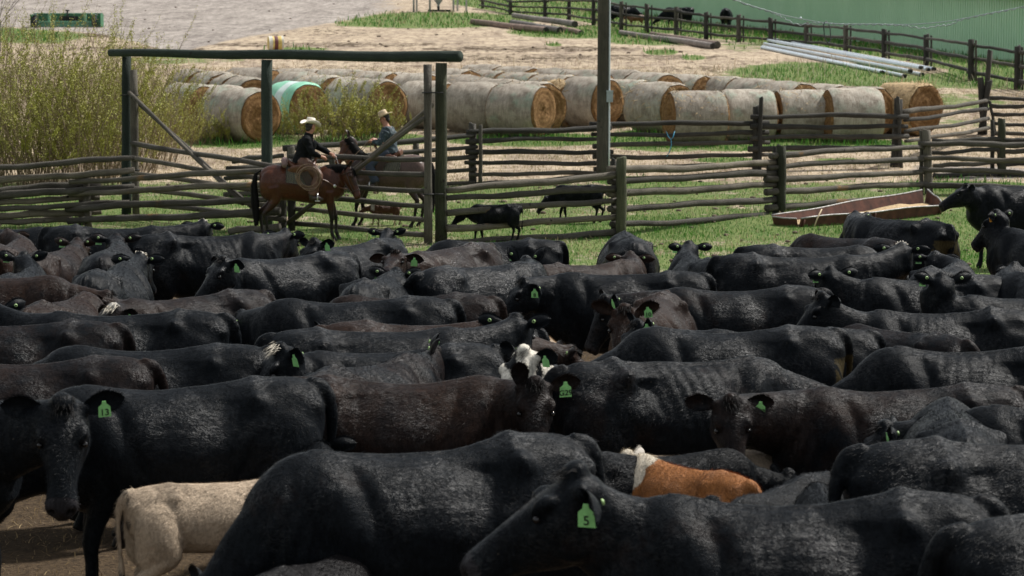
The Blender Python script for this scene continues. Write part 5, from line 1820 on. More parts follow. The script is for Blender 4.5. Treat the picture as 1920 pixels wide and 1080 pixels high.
# ------------------------------------------------------------------ utility pole, cable and coil
P = place(1129, 338)
pole = empty('utility_pole')
mb = MB()
n = 12
T = pix(1133, -150, P.y)
B = Vector((P.x, P.y, P.z - 0.2))
mb.tube([B.lerp(T, i / (n - 1)) for i in range(n)], [0.150 - 0.022 * i / (n - 1) for i in range(n)], 18, jit=0.015)
mb.build('pole', M['pole'], pole)
mb = MB()
c0 = P + Vector((0.165, -0.05, 0.0)); c1 = T + Vector((0.145, -0.05, 0))
mb.tube([c0.lerp(c1, i / 8) for i in range(9)], 0.024, 8)
mb.build('conduit', M['pipe'], pole)
q = c0.lerp(c1, 0.325)
mb = MB(); mb.box((q.x - 0.07, q.y - 0.07, q.z - 0.14), (q.x + 0.09, q.y + 0.07, q.z + 0.14)); mb.box((q.x - 0.075, q.y - 0.085, q.z + 0.10), (q.x + 0.095, q.y - 0.071, q.z + 0.15))
mb.build('junction_box', M['galv'], pole, smooth=False)
tag(pole, 'dark wooden utility pole with white conduit and a small grey box', 'utility pole')
Yc = P.y - 0.5
ck = [(1134, -110), (1250, -60), (1375, -2), (1440, 20), (1480, 31), (1540, 42), (1585, 45), (1640, 45), (1700, 46), (1760, 42), (1800, 36), (1860, 24), (1925, 11), (2060, -22)]
cp = spline([tuple(pix(u, v, Yc)) for u, v in ck], 14)
mb = MB()
mb.tube([Vector(p) for p in cp], 0.011, 6)
tw = []
for i, p in enumerate(cp):
    p = Vector(p)
    sag = 0.0
    u_ = to_pix([list(p)])[0][0]
    for c_, w_, d_ in ((1495, 26, 0.14), (1735, 30, 0.10), (1780, 18, 0.07)): sag += d_ * math.exp(-((u_ - c_) / w_) ** 2)
    tw.append(p + Vector((0, 0.018 * math.sin(i * 1.9), 0.022 * math.cos(i * 1.9) - sag - 0.012)))
cb = mb.build('overhead_cable', M['cable'])
tag(cb, 'sagging grey twisted overhead cable crossing in front of the green shed', 'cable')
mb = MB(); mb.tube(tw, 0.012, 6); mb.build('insulated_strand', M['cable'], cb)
mb = MB()
c = pix(1551, 60, Yc)
pts = [c + Vector((0.085 * math.cos(t) - 0.03 * math.sin(t), 0.05 * math.sin(t * 1.0 + 1), 0.26 * math.sin(t))) for t in [2 * PI * k / 30 for k in range(58)]]
mb.tube([p + Vector((0.006 * math.sin(i), 0.010 * math.cos(i * 0.7), 0.008 * math.sin(i * 0.5))) for i, p in enumerate(pts)], 0.012, 6)
co_ = mb.build('cable_coil', M['cable_dark'], cb)
co_['label'] = 'black loop of spare cable hanging from the line'
mb = MB(); mb.tube([pix(1500, 35, Yc), pix(1503, 33, Yc)], 0.03, 8); mb.build('cable_clamp', M['pipe'], cb)

# ------------------------------------------------------------------ logs and pipes
def log(u0, v0, u1, v1, r0, r1, mat, label, lift=0.0, dy1=0.0):
    A = place(u0, v0); B = place(u1, v1)
    A.z += r0 + lift; B.z += r1 + lift
    n = 9
    mb = MB()
    pts = [A.lerp(B, i / (n - 1)) + Vector((0, 0, 0.015 * math.sin(i * 1.1 + u0))) for i in range(n)]
    for p in pts: p.z = max(p.z, float(ground(p.y)) + min(r0, r1) * 0.9 + lift)
    root = empty('log')
    mb.tube(pts, [r0 + (r1 - r0) * i / (n - 1) for i in range(n)], 16, jit=0.025, cap=False)
    mb.build('trunk', M[mat], root)
    for P, Q, r, nm in ((pts[0], pts[1], r0, 0), (pts[-1], pts[-2], r1, 1)):
        m2 = MB()
        d = (P - Q).normalized()
        m2.lathe([(r * 1.0, -0.002), (r * 0.98, 0.006), (r * 0.5, 0.009), (0.001, 0.005)], 16, 0, Matrix.Translation(P) @ rot_to(d))
        m2.build('cut_end', M['rail_dark'], root)
    tag(root, label, 'log', 'logs lying in the yard')
log(886, 46, 1024, 63, 0.19, 0.20, 'log_pink', 'peeled pinkish log with its end toward the utility pole, front of the pile')
log(960, 47, 1050, 64, 0.19, 0.21, 'log', 'short dark ended log wedged between the two long logs')
log(963, 38, 1078, 56, 0.17, 0.21, 'log', 'bluish grey log lying on top at the back of the pile', 0.16)
log(1052, 58, 1090, 66, 0.16, 0.16, 'log_pink', 'short brown log end poking out under the grey log')
log(1164, 66, 1337, 92, 0.15, 0.17, 'log', 'long thin grey log lying right of the utility pole')
log(1222, 70, 1345, 91, 0.17, 0.20, 'log_pink', 'pale peeled log lying behind the long thin grey log')
pg = []
def pipe(u0, v0, u1, v1, lift, label):
    A = place(u0, v0); B = place(u1, v1)
    r = 0.076
    A.z += r + lift; B.z += r + lift
    k = 24
    pts = [A.lerp(B, i / k) for i in range(k + 1)]
    for p in pts: p.z = max(p.z, float(ground(p.y)) + r + lift)
    d = (pts[-1] - pts[-2]).normalized()
    mb = MB(); mb.tube(pts, r, 12, cap=False)
    o = mb.build('irrigation_pipe', M['pipe'])
    mb = MB(); mb.tube([pts[-1] - d * 0.22, pts[-1] + d * 0.02], r * 1.12, 12, mi=0, cap=False)
    mb.tube([pts[-1] - d * 0.20, pts[-1] + d * 0.015], r * 0.92, 12, mi=0, capmi=0)
    mb.build('socket', M['dark'], o)
    mb = MB(); mb.tube([pts[0], pts[0] - d * 0.02], r * 0.9, 12); mb.build('far_end', M['pipe'], o)
    tag(o, label, 'pipe', 'white irrigation pipes in a pile')
pipe(1446, 79, 1752, 137, 0.10, 'white irrigation pipe lying rearmost on the pile by the far fence')
pipe(1443, 82, 1741, 139, 0.12, 'white irrigation pipe second from the back of the pile')
pipe(1440, 85, 1728, 139, 0.20, 'white irrigation pipe resting highest on the middle of the pile')
pipe(1437, 86, 1730, 143, 0.0, 'white irrigation pipe under the highest one in the pile')
pipe(1433, 88, 1708, 141, 0.10, 'white irrigation pipe with its dark mouth at the front of the pile')
pipe(1430, 90, 1697, 146, 0.0, 'white irrigation pipe lowest at the front of the pile')
pipe(1428, 92, 1655, 139, 0.0, 'shorter white pipe half hidden in grass before the pile')

# ------------------------------------------------------------------ feed trough
def trough():
    a = place(1452, 423); b = place(1497, 427); c = place(1764, 401); d = place(1733, 383)
    H = 0.19
    root = empty('feed_trough')
    gz = [p.z for p in (a, b, c, d)]
    P = [Vector((p.x, p.y, p.z)) for p in (a, b, c, d)]
    ctr = sum(P, Vector()) / 4
    def wall(p, q, h0, h1):
        dd = (q - p); n = max(2, int(dd.length / 0.3))
        out = Vector((dd.y, -dd.x, 0)).normalized()
        if out.dot(p - ctr) < 0: out = -out
        mb = MB()
        V = []
        for i in range(n + 1):
            t = i / n
            w = p.lerp(q, t)
            bow = out * 0.03 * math.sin(PI * t)
            h = h0 * (1 - t) + h1 * t + 0.015 * math.sin(t * 11 + p.x)
            V += [w + bow - Vector((0, 0, 0.05)), w + bow + out * 0.07 + Vector((0, 0, h)), w + bow + out * 0.064 + Vector((0, 0, h)) - out * 0.006, w + bow - out * 0.01 - Vector((0, 0, 0.05))]
        F = []
        for i in range(n):
            o = i * 4
            for k in range(4): F.append((o + k, o + (k + 1) % 4, o + 4 + (k + 1) % 4, o + 4 + k))
        F += [(0, 1, 2, 3), (n * 4 + 3, n * 4 + 2, n * 4 + 1, n * 4)]
        mb.add(V, F)
        mb.build('side_panel', M['rust_steel'], root, smooth=False)
        mb = MB()
        mb.tube([V[4 * i + 1] + Vector((0, 0, 0.012)) for i in range(n + 1)], 0.017, 8)
        mb.build('rim', M['rim'], root)
        for t in (0.02, 0.5, 0.98):
            if dd.length > 2:
                w = p.lerp(q, t) + out * (0.035 + 0.03 * math.sin(PI * t))
                mb = MB(); mb.tube([w - Vector((0, 0, 0.03)), w + out * 0.045 + Vector((0, 0, H - 0.02))], 0.025, 6); mb.build('rib', M['rust_steel'], root)
    wall(P[0], P[1], H, H); wall(P[1], P[2], H, H); wall(P[2], P[3], H, H + 0.12); wall(P[3], P[0], H + 0.12, H)
    mb = MB(); mb.add([p + Vector((0, 0, 0.03)) for p in P], [(0, 1, 2, 3)]); mb.build('floor', M['rust_steel'], root, smooth=False)
    # silage left in the bottom
    mb = MB(); n = 14
    V = []; F = []
    for i in range(n + 1):
        for j in range(5):
            s, t = i / n, j / 4
            w = (P[1].lerp(P[2], s)).lerp(P[0].lerp(P[3], s), 0.1 + 0.8 * t)
            V.append(w + Vector((0, 0, 0.05 + 0.14 * math.exp(-((s - 0.75) / 0.15) ** 2) * math.sin(PI * t) + RR.uniform(0, 0.02))))
    for i in range(n):
        for j in range(4): F.append((i * 5 + j, (i + 1) * 5 + j, (i + 1) * 5 + j + 1, i * 5 + j + 1))
    mb.add(V, F); mb.build('silage', M['bale_top'], root)
    tag(root, 'long low rusty steel feed trough with a worn bright rim', 'feed trough')
trough()
for (u0, v0, u1, v1) in ((1541, 392, 1527, 424),(1691, 390, 1683, 406)):
    mb = MB(); Yt = Yof(1530, 426) - 0.2 if u0 < 1600 else Yof(1690, 407) - 0.1
    mb.tube([pix(u0, v0, Yt + 0.15), pix((u0 + u1) / 2 - 1, (v0 + v1) / 2, Yt + 0.05), pix(u1, v1, Yt)], [0.012, 0.016, 0.012], 6)
    tag(mb.build('stick', M['straw_hat']), 'pale stalk leaning on the trough ' + ('near its left corner' if u0 < 1600 else 'right of its middle rib'), 'stick')
# blue twine caught on the rails
Yt = lin(1258, yM) - 0.02
mb = MB(); mb.tube([pix(1249, 246, Yt), pix(1253, 256, Yt - .05), pix(1258, 262, Yt - .08), pix(1259, 272, Yt - .06), pix(1255, 285, Yt - .1), pix(1250, 294, Yt - .08)], 0.009, 5)
mb.tube([pix(1265, 246, Yt), pix(1262, 257, Yt - .05), pix(1258, 262, Yt - .08)], 0.009, 5)
tag(mb.build('twine', M['twine']), 'blue baler twine snagged on the middle fence rails', 'twine')

# ------------------------------------------------------------------ machinery in the gravel yard
def scraper():
    P = place(125, 51)
    s = Yof(125, 51)
    root = empty('box_scraper', P, D(-2))
    W, Hh = 2.25, 0.85
    def bx(nm, lo, hi, mat, par=root):
        mb = MB(); mb.box(lo, hi); o = mb.build(nm, M[mat], par, smooth=False)
        bv = o.modifiers.new('b', 'BEVEL'); bv.width = 0.02; bv.segments = 2
        return o
    bx('blade', (-W, 0.0, 0.02), (W, 0.08, 0.30), 'green_paint2')
    bx('back_plate', (-W, 0.5, 0.05), (W, 0.56, Hh), 'green_paint')
    bx('side_plate', (-W - 0.06, -0.35, 0.02), (-W, 0.62, Hh), 'green_paint')
    bx('side_plate', (W, -0.35, 0.02), (W + 0.06, 0.62, Hh), 'green_paint')
    bx('cross_beam', (-W, -0.12, 0.30), (W, 0.02, 0.40), 'green_paint2')
    bx('upright', (-1.25, 0.08, 0.30), (-1.10, 0.5, Hh - 0.02), 'green_paint2')
    bx('upright', (1.10, 0.08, 0.30), (1.25, 0.5, Hh - 0.02), 'green_paint2')
    bx('top_rail', (-W, 0.44, Hh), (W, 0.60, Hh + 0.07), 'green_paint2')
    bx('cylinder_mount', (-0.55, 0.38, 0.42), (0.65, 0.5, 0.72), 'dark')
    mb = MB(); mb.tube([(0, 0.3, 0.35), (0, 0.35, 1.12)], 0.05, 10); mb.tube([(-0.12, 0.3, 1.08), (0.12, 0.3, 1.08)], 0.05, 8); mb.build('jack', M['dark'], root)
    for x in (-2.02, 1.88):
        mb = MB(); mb.lathe([(0.14, -0.13), (0.30, -0.13), (0.36, -0.08), (0.36, 0.08), (0.30, 0.13), (0.14, 0.13)], 24, 0, Matrix.Translation((x, -0.28, 0.40)) @ Matrix.Rotation(PI / 2, 4, 'Y'))
        w = mb.build('wheel', M['tyre'], root)
        mb = MB(); mb.lathe([(0.001, -0.10), (0.15, -0.10), (0.16, 0.0), (0.15, 0.10), (0.001, 0.10)], 18, 0, Matrix.Translation((x, -0.28, 0.40)) @ Matrix.Rotation(PI / 2, 4, 'Y')); mb.build('rim', M['galv'], w)
        bx('fender', (x - 0.17, -0.62, 0.78), (x + 0.17, 0.1, 0.81), 'galv')
    tag(root, 'green two-wheeled box scraper parked on the gravel', 'box scraper')
scraper()
def drum():
    P = place(517, 97)
    root = empty('striped_drum', P + Vector((0, 0, 0.41)), D(14))
    Rm = Matrix.Rotation(PI / 2, 4, 'Y')
    mb = MB()
    prof = []
    for i in range(9):
        z = -0.38 + 0.76 * i / 8
        prof.append((0.40 if i in (0, 2, 4, 6, 8) else 0.385, z))
    segm = [(0, 2, 'drum_w'), (2, 3, 'drum_y'), (3, 5, 'drum_r'), (5, 7, 'drum_y'), (7, 8, 'drum_w')]
    for a, b, mt in segm:
        mb = MB(); mb.lathe(prof[a:b + 1], 26, 0, Rm); mb.build('band', M[mt], root)
    for sz in (-1, 1):
        mb = MB(); mb.lathe([(0.40, sz * 0.379), (0.36, sz * 0.37), (0.10, sz * 0.36), (0.001, sz * 0.36)], 26, 0, Rm); mb.build('end_cap', M['drum_y' if sz < 0 else 'galv'], root)
    tag(root, 'small yellow and white striped drum lying beyond the crossbeam', 'drum')
drum()
def feeder():
    P = place(822, 22)
    root = empty('hopper_feeder', P, D(8))
    mb = MB(); mb.lathe([(0.10, 0.40), (0.13, 0.55), (1.0, 1.5), (1.15, 2.6), (1.15, 3.0)], 4, 0, Matrix.Rotation(PI / 4, 4, 'Z')); mb.build('hopper', M['galv'], root, smooth=False)
    mb = MB(); mb.lathe([(0.09, 0.14), (0.12, 0.42), (0.001, 0.45)], 12); mb.build('spout', M['dark'], root)
    for x, y in ((-2.0, -0.8), (-1.6, 0.9), (1.1, -0.7), (2.1, -0.7), (-0.75, -0.8), (1.6, 0.9)):
        mb = MB(); mb.tube([(x, y, -0.05), (x, y, 2.9)], 0.075, 8); mb.build('leg', M['galv'], root)
    for y in (-0.8, 0.9):
        mb = MB(); mb.tube([(-2.05, y, 2.2), (2.15, y, 2.2)], 0.06, 8); mb.build('top_bar', M['galv'], root)
    mb = MB(); mb.box((-0.8, -0.55, 0.02), (0.9, 0.35, 0.16)); mb.build('tray', M['dark'], root, smooth=False)
    tag(root, 'grey steel hopper feeder on pipe legs at the top edge', 'feeder')
feeder()
# stones and dung lying about
mb = MB()
for _ in range(420):
    u, v = RR.uniform(-40, 1960), RR.choice([RR.uniform(6, 118), RR.uniform(330, 430), RR.uniform(430, 500)])
    P = place(u, v)
    r = RR.uniform(0.02, 0.07) if v > 200 else RR.uniform(0.03, 0.11)
    parts = []; ell(parts, P + Vector((0, 0, r * 0.3)), (r * RR.uniform(0.8, 1.6), r, r * 0.55), Matrix.Rotation(RR.uniform(0, 3), 3, 'Z'), 7, 5)
    mb.add(*parts[0])
tag(mb.build('clods', simple('clods', (0.10, 0.07, 0.05), 0.95, 0.5, 3)), 'small clods, dung and stones scattered over yard and pasture', 'clods', kind='stuff')

# ------------------------------------------------------------------ willow brush on the left, and weeds
M['twig'] = simple('willow_twig', (0.17, 0.125, 0.07), 0.8, 0.35, 6)
M['leaf'] = simple('willow_leaf', (0.31, 0.31, 0.05), 0.6, 0.35, 3)
def shrub(seed, h, spread, nst, leaves, leafs=0.035):
    R = random.Random(seed)
    ms, ml = MB(), MB()
    def tw_(p, d, ln, r, depth):
        k = 5
        pts = [Vector(p)]
        dd = Vector(d)
        for i in range(k):
            dd = (dd + Vector((R.uniform(-.20, .20), R.uniform(-.20, .20), R.uniform(-0.03, 0.11)))).normalized()
            pts.append(pts[-1] + dd * ln / k)
        ms.tube(pts, [r * (1 - 0.75 * i / k) for i in range(k + 1)], 3, cap=False)
        if depth > 0:
            for j in range(R.randint(3, 5)):
                i = R.randint(1, k)
                nd = (dd + Vector((R.uniform(-.8, .8), R.uniform(-.8, .8), R.uniform(0, 0.4)))).normalized()
                tw_(pts[i], nd, ln * R.uniform(0.25, 0.5), r * 0.5, depth - 1)
        if leaves > 0:
            for _ in range(int(leaves * (2.2 if depth == 0 else 0.7) * R.choice((0.15, 0.5, 1.0, 1.9)))):
                i = R.uniform(1.2, k)
                a = pts[int(i)].lerp(pts[min(int(i) + 1, k)], i % 1)
                if R.random() < 0.25 and a.z > h * 0.85: continue
                l = leafs * R.uniform(0.6, 1.4)
                q = Vector((R.uniform(-1, 1), R.uniform(-1, 1), R.uniform(-0.2, 1))).normalized()
                w = q.cross(Vector((R.uniform(-1, 1), R.uniform(-1, 1), R.uniform(-1, 1)))).normalized() * l * 0.35
                a = a + q * 0.02
                ml.add([a, a + q * l * 0.5 + w, a + q * l, a + q * l * 0.5 - w], [(0, 1, 2, 3)])
    for _ in range(nst):
        a = R.uniform(0, 2 * PI); rr = math.sqrt(R.random()) * spread
        p = (math.cos(a) * rr, math.sin(a) * rr, -0.05)
        d = Vector((math.cos(a) * rr * 0.38 + R.uniform(-.12, .12), math.sin(a) * rr * 0.38 + R.uniform(-.12, .12), 1.0)).normalized()
        tw_(p, d, h * R.uniform(0.6, 1.05), 0.013, 1)
    root = empty('willow_shrub')
    ms.build('stems', M['twig'], root)
    if ml.n: 
        o = ml.build('leaves', M['leaf'], root)
    return root
SH = [shrub(1, 3.3, 0.9, 62, 34), shrub(2, 2.9, 1.0, 62, 48), shrub(3, 3.5, 0.8, 52, 14), shrub(4, 1.6, 0.8, 40, 34)]
su = set()
def put_shrub(i, u, v, sc, label, rz=None, zs=1.0):
    P = place(u, v)
    s = SH[i]
    if i in su: s = copy_tree(s)
    su.add(i)
    s.location = P; s.rotation_euler = (0, 0, RR.uniform(0, 6.28)); s.scale = (sc, sc, sc * zs)
    tag(s, label, 'shrub', 'willow brush beyond the left fence')
SHL = [
 (2, -30, 340, 1.05, 'tall brown bare topped willow at the left edge of the photo'), (0, 45, 348, 0.98, 'yellow-green willow clump second from the left edge'),
 (1, 115, 350, 1.0, 'leafiest bright yellow-green willow clump over the lower left fence'), (0, 178, 346, 0.98, 'yellow-green willow just left of the left gateway post'),
 (1, 228, 330, .92, 'willow clump directly behind the left gateway post'), (2, 10, 300, 1.0, 'bare brown willow rising behind the leftmost clumps'),
 (2, 95, 306, .95, 'thin stemmed brown willow behind the brightest clump'), (0, 160, 302, .92, 'mixed brown and green willow in the second rank near the post'),
 (2, 225, 286, .88, 'bare willow whose twigs stand above the left end of the crossbeam'), (0, 290, 312, .78, 'willow clump between left gateway post and bales'),
 (1, 335, 284, .56, 'lower willow clump in front of the leftmost bales'), (3, 382, 270, .58, 'short willow shrub before the left bale ends'), (3, 425, 268, .5, 'low dark willow shrub under the first bale end'),
 (2, 290, 250, .66, 'thin brown willow behind the braces of the left gate'),
 (3, 590, 262, .85, 'low yellow willow shrub right of the white hatted rider'), (3, 640, 268, 1.0, 'yellow willow shrub behind the roan horse head'), (3, 690, 264, 0.95, 'willow shrub directly behind the straw hatted rider'),
 (3, 545, 260, .6, 'small willow shrub beneath the green wrapped bale'), (3, 735, 262, .55, 'smallest willow shrub right of the straw hatted rider')]
for i, u, v, sc, lb in SHL: put_shrub(i, u, v, sc, lb)
# bare sapling at the top left
def sapling():
    R = random.Random(12)
    P = place(-5, 96)
    root = empty('bare_tree', P)
    mb = MB(); tb = MB()
    def br(p, d, ln, r, depth, m_):
        k = 6; pts = [Vector(p)]; dd = Vector(d)
        for i in range(k):
            dd = (dd + Vector((R.uniform(-.12, .12), R.uniform(-.12, .12), R.uniform(-0.02, 0.06)))).normalized()
            pts.append(pts[-1] + dd * ln / k)
        m_.tube(pts, [r * (1 - 0.7 * i / k) for i in range(k + 1)], 5, cap=False)
        if depth:
            for _ in range(6):
                i = R.randint(2, k)
                nd = (dd * 0.6 + Vector((R.uniform(-.2, 1), R.uniform(-.5, .5), R.uniform(0.1, 0.7)))).normalized()
                br(pts[i], nd, ln * R.uniform(0.3, 0.55), r * 0.45, depth - 1, tb)
    br((0, 0, -0.1), (0.06, 0, 1), 3.9, 0.05, 3, mb)
    br((0.1, 0.1, -0.1), (0.12, 0, 1), 3.2, 0.04, 3, mb)
    mb.build('trunk', M['rail_dark'], root); tb.build('twigs', M['rail_dark'], root)
    tag(root, 'bare dark twigged sapling at the top left corner', 'tree')
sapling()
blades('weeds', 26000, 88, 116, lambda g, s, b: (1 - s) * (1 - b) * np.clip(1 - np.abs(g - 0.4), 0, 1) * 0.25, 0.42, 0.012, [(0.50, 0.42, 0.30), (0.40, 0.30, 0.20), (0.58, 0.5, 0.38)], 47, 'tall pale dead weeds by the pipes and fence', 'weeds', 0.8, 0.9)

# ------------------------------------------------------------------ horses and riders at the gate
hp = place(570, 452)
h1 = make_horse(dict(vox=0.018, loc=hp, rot=D(3), coat='bay', step=[0.02, -.10, -.02, .06], start=14, poll=(652, 316), look=-28, pitch=68, fall=-1, scale=1.0))
tag(h1[0], 'bay horse with lowered head standing before the right gate', 'horse')
saddle_up(h1[0], h1[1])
r1, J1 = make_rider(hp, D(3), (-0.02, 1.50), 'felt', 'person in white cowboy hat, black jacket and brown chaps holding reins on the bay horse')
hq = place(728, 425)
h2 = make_horse(dict(vox=0.018, loc=hq, rot=D(168), coat='roan', step=[0.04, .12, .02, .08], start=38, poll=(658, 252), look=196, pitch=58, fall=1))
tag(h2[0], 'roan horse with raised dark head standing behind the gate rails', 'horse')
saddle_up(h2[0], h2[1])
r2, J2 = make_rider(hq, D(168), (-0.02, 1.50), 'straw', 'bearded person in straw hat and dark patterned shirt on the roan horse')
def tack(hh, J, roping):
    root, body, H, fx, sd, up, pts, dirs = hh
    def sec(x, wy, zt, zb):
        return [H(x, wy * math.cos(a), (zt + zb) / 2 + (zt - zb) / 2 * math.sin(a)) for a in [2 * PI * k / 16 for k in range(17)]]
    mb = MB()
    mb.tube(sec(0.44, 0.066, 0.032, -0.165), 0.009, 6, cap=False)
    mb.tube(sec(0.06, 0.118, 0.05, -0.255), 0.009, 6, cap=False)
    for s in (-1, 1):
        mb.tube([H(0.06, s * 0.112, -0.06), H(0.28, s * 0.090, -0.08), H(0.44, s * 0.07, -0.07), H(0.50, s * 0.066, -0.10)], 0.008, 6)
    br_ = mb.build('bridle', M['leather_dark'], root)
    for s, k in ((-1, 'r'), (1, 'l')):
        mb = MB()
        a = H(0.50, s * 0.072, -0.10); b = Vector(J['wr_l' if roping else 'wr_' + k]) + Vector((0.06, 0, 0.02))
        mid = a.lerp(b, 0.5) + Vector((0, s * 0.14, -0.10))
        q = [a, a.lerp(mid, 0.5) + Vector((0, s * 0.06, -0.03)), mid, mid.lerp(b, 0.5), b, b + Vector((-0.02, 0, -0.20))]
        q = [Vector(w[:3]) for w in spline([tuple(w) for w in q], 4)]
        mb.tube(q, 0.008, 6)
        mb.build('rein', M['leather_dark' if roping else 'rope'], br_)
    # breast collar
    mb = MB()
    pp = [(0.10, -0.30, 1.30), (0.40, -0.275, 1.22), (0.62, -0.235, 1.10), (0.80, -0.13, 1.04), (0.845, 0, 1.03), (0.80, 0.13, 1.04), (0.62, 0.235, 1.10), (0.40, 0.275, 1.22), (0.10, 0.30, 1.30)]
    mb.tube([Vector(w) for w in spline(pp, 4)], 0.018, 6)
    mb.build('breast_collar', M['leather'], root)
    mb = MB(); mb.lathe([(0.001, 0.008), (0.032, 0.004), (0.035, -0.004)], 12, 0, Matrix.Translation((0.62, -0.252, 1.10)) @ rot_to((0.3, -1, 0))); mb.build('concho', M['metal'], root)
tack(h1, J1, True); tack(h2, J2, False)
# lasso hanging at the bay's saddle, rolled slicker behind the cantle
for k, (nm) in enumerate(('lasso',)):
    mb = MB()
    pts = []
    for i in range(5 * 36):
        t = 2 * PI * i / 36
        lp = i // 36
        rx, rz = 0.205 + 0.034 * math.sin(lp * 2.1 + 1), 0.205 + 0.034 * math.cos(lp * 1.7)
        pts.append((0.13 + 0.008 * lp - 0.03 + rx * math.cos(t + 1.2), -0.435 - 0.008 * lp - 0.02 * math.sin(t), 1.30 + rz * math.sin(t + 1.2) - 0.01 * lp))
    mb.tube(pts, 0.0085, 6)
    o = mb.build('lasso', M['rope'], None); o.location = hp; o.rotation_euler = (0, 0, D(3))
    tag(o, 'coiled tan lasso hanging at the bay horse\'s saddle', 'lasso')
mb = MB(); mb.tube([(-0.36, -0.28, 1.50), (-0.37, -0.1, 1.60), (-0.37, 0.1, 1.60), (-0.36, 0.28, 1.50)], [0.05, 0.06, 0.06, 0.05], 10, jit=0.06)
o = mb.build('saddle_roll', simple('rolled_cloth', (0.20, 0.13, 0.12), 0.85, 0.3, 20)); o.location = hp; o.rotation_euler = (0, 0, D(3))
tag(o, 'rolled reddish cloth tied behind the white hatted rider', 'saddle roll')

# ------------------------------------------------------------------ the herd
# u, v: where the top of the back shows in the photograph; a: heading (0 right, 90 away, 180 left, 270 to the camera)
HERD = []
def cow(u, v, a, label, sc=1.0, **k):
    HERD.append((u, v, a, label, sc, k))
# --- nearest rank
cow(-215, 738, -28, 'large black cow at the left edge staring at the camera with a green ear tag', 1.08, num='13', head=1.12, eardrop=-2, step=[0, 0, .05, .1], brown=.1, poll=(127, 768), look=276, pitch=58, tagsize=1.0)
cow(338, 722, 195, 'broad black cow standing right behind the staring cow at lower left', 1.06, nyaw=20, rise=-25, pitch=60, brown=.35, tail=-.02)
cow(405, 905, 24, 'cream calf with mottled grey tail in the lower left', 0.66, calf=True, coat='cream', mark='cream', nyaw=5, rise=-6, pitch=40, tail=.03, tuft=False)
cow(795, 838, 202, 'big black cow filling the lower centre with her neck stretched down to the left', 1.08, nyaw=6, pitch=40, brown=.42, bony=1.1, nlen=0.62, rise=-50)
cow(1500, 936, 181, 'black cow in left profile at the bottom right with a green ear tag', 1.06, head=1.22, num='5', brown=.45, eardrop=25, poll=(1092, 905), look=181, pitch=32, tagsize=1.15, ft=65)
cow(2120, 962, 20, 'black rump with curling tail at the bottom right corner', 1.08, rise=0, tail=.10, brown=.2)
cow(600, 1046, 60, 'grey mottled calf back just showing at the bottom edge', 0.72, calf=True, coat='calf_black', brown=.8, rise=-25, pitch=50)
cow(1930, 835, 4, 'dusty black cow at the right edge seen over the bottom right cow', 1.02, rise=-10, brown=.2, bony=1.0, Y=12.6)
cow(1790, 778, 84, 'grey-black cow seen squarely from behind at lower right with a peaked tailhead', 1.04, rise=-25, pitch=50, bony=1.2, tail=0.0, fat=1.05, Y=14.6)
cow(1690, 730, 187, 'brown-tinted black cow looking at the camera with green ear tag 173', 1.03, num='173', brown=.62, eardrop=6, head=1.0, tagsize=1.1, poll=(1366, 748), pitch=60, Y=16.1, look=276)
cow(1235, 826, 14, 'black calf standing in the shadow below the face of the cow tagged 173', 0.60, calf=True, coat='calf_black', rise=-10, tail=.04, Y=15.3)
cow(1290, 850, 185, 'tan calf mostly hidden behind the black calf near the centre right', 0.60, calf=True, coat='cream', brown=.8, rise=-15, Y=15.95)
cow(1288, 874, 125, 'rusty orange calf with white head in the lower centre right', 0.63, calf=True, coat='rust', mark='rust', pitch=30, rise=-30, Y=14.9, poll=(1180, 862), look=165)
cow(1462, 896, 235, 'small black calf head peeping over the bottom right cow', 0.58, calf=True, coat='calf_black', Y=14.2, rise=24)
cow(1555, 886, 90, 'black calf seen from behind right of the peeping calf', 0.62, calf=True, coat='calf_black', rise=-20, Y=13.4)
cow(612, 848, 100, 'grey-black calf tucked behind the big lower centre cow', 0.62, calf=True, coat='calf_black', rise=10, nlen=.5, Y=15.0)
# --- second rank
cow(742, 712, 2, 'reddish black cow in the centre facing the camera with green ear tag G29', 1.03, num='G29', brown=.72, eardrop=-4, tagsize=1.15, mark='', Y=16.3, look=274, pitch=60, earup_r=78, poll=(985, 722))
cow(1265, 680, 18, 'bony hipped black cow right of the spotted white face', 1.08, rise=-12, brown=.45, bony=1.7, nlen=.72, Y=17.0)
cow(290, 652, 180, 'long backed black cow on the left with a thick drooping tail', 1.03, rise=-12, tail=-.16, mark='dirty_tail', brown=.3)
cow(55, 676, 182, 'brown-backed black cow at the left edge above the staring cow', 1.02, rise=-15, brown=.66, tail=-.08)
cow(735, 656, 198, 'black cow with a white curled forelock, left of centre', 1.03, mark='forelock', brown=.25, Y=18.2, poll=(535, 662), look=205, pitch=50)
cow(705, 622, 12, 'black cow facing away right with one tagged ear above the white rump', 1.03, pitch=40, brown=.35, bs=1.3, poll=(968, 606), look=75)
cow(688, 684, 62, 'brown tinged cow from behind turning her head right, centre left', 0.98, brown=.55, eardrop=-45, bony=1.3, Y=17.25, poll=(815, 670), look=328, pitch=50)
cow(1235, 690, 184, 'black cow with a white face patched black, centre', 0.96, mark='spotface', brown=.2, pitch=45, Y=17.8, look=222, head=1.15, poll=(982, 664))
cow(1035, 640, 100, 'cream white calf rump beyond the spotted face', 0.76, calf=True, coat='cream', brown=-.1, rise=-25, Y=21.9)
cow(1368, 617, 181, 'long black cow across the centre right with a tail hanging at her right end', 1.04, rise=-18, pitch=45, tail=-.12, mark='dirty_tail', brown=.3, Y=19.2)
cow(1462, 622, 182, 'black cow with green ear tag 775 raised in left profile', 0.95, num='775', brown=.15, eardrop=-20, Y=20.2, poll=(1160, 580), look=200, pitch=48, tagsize=1.1, ft=50)
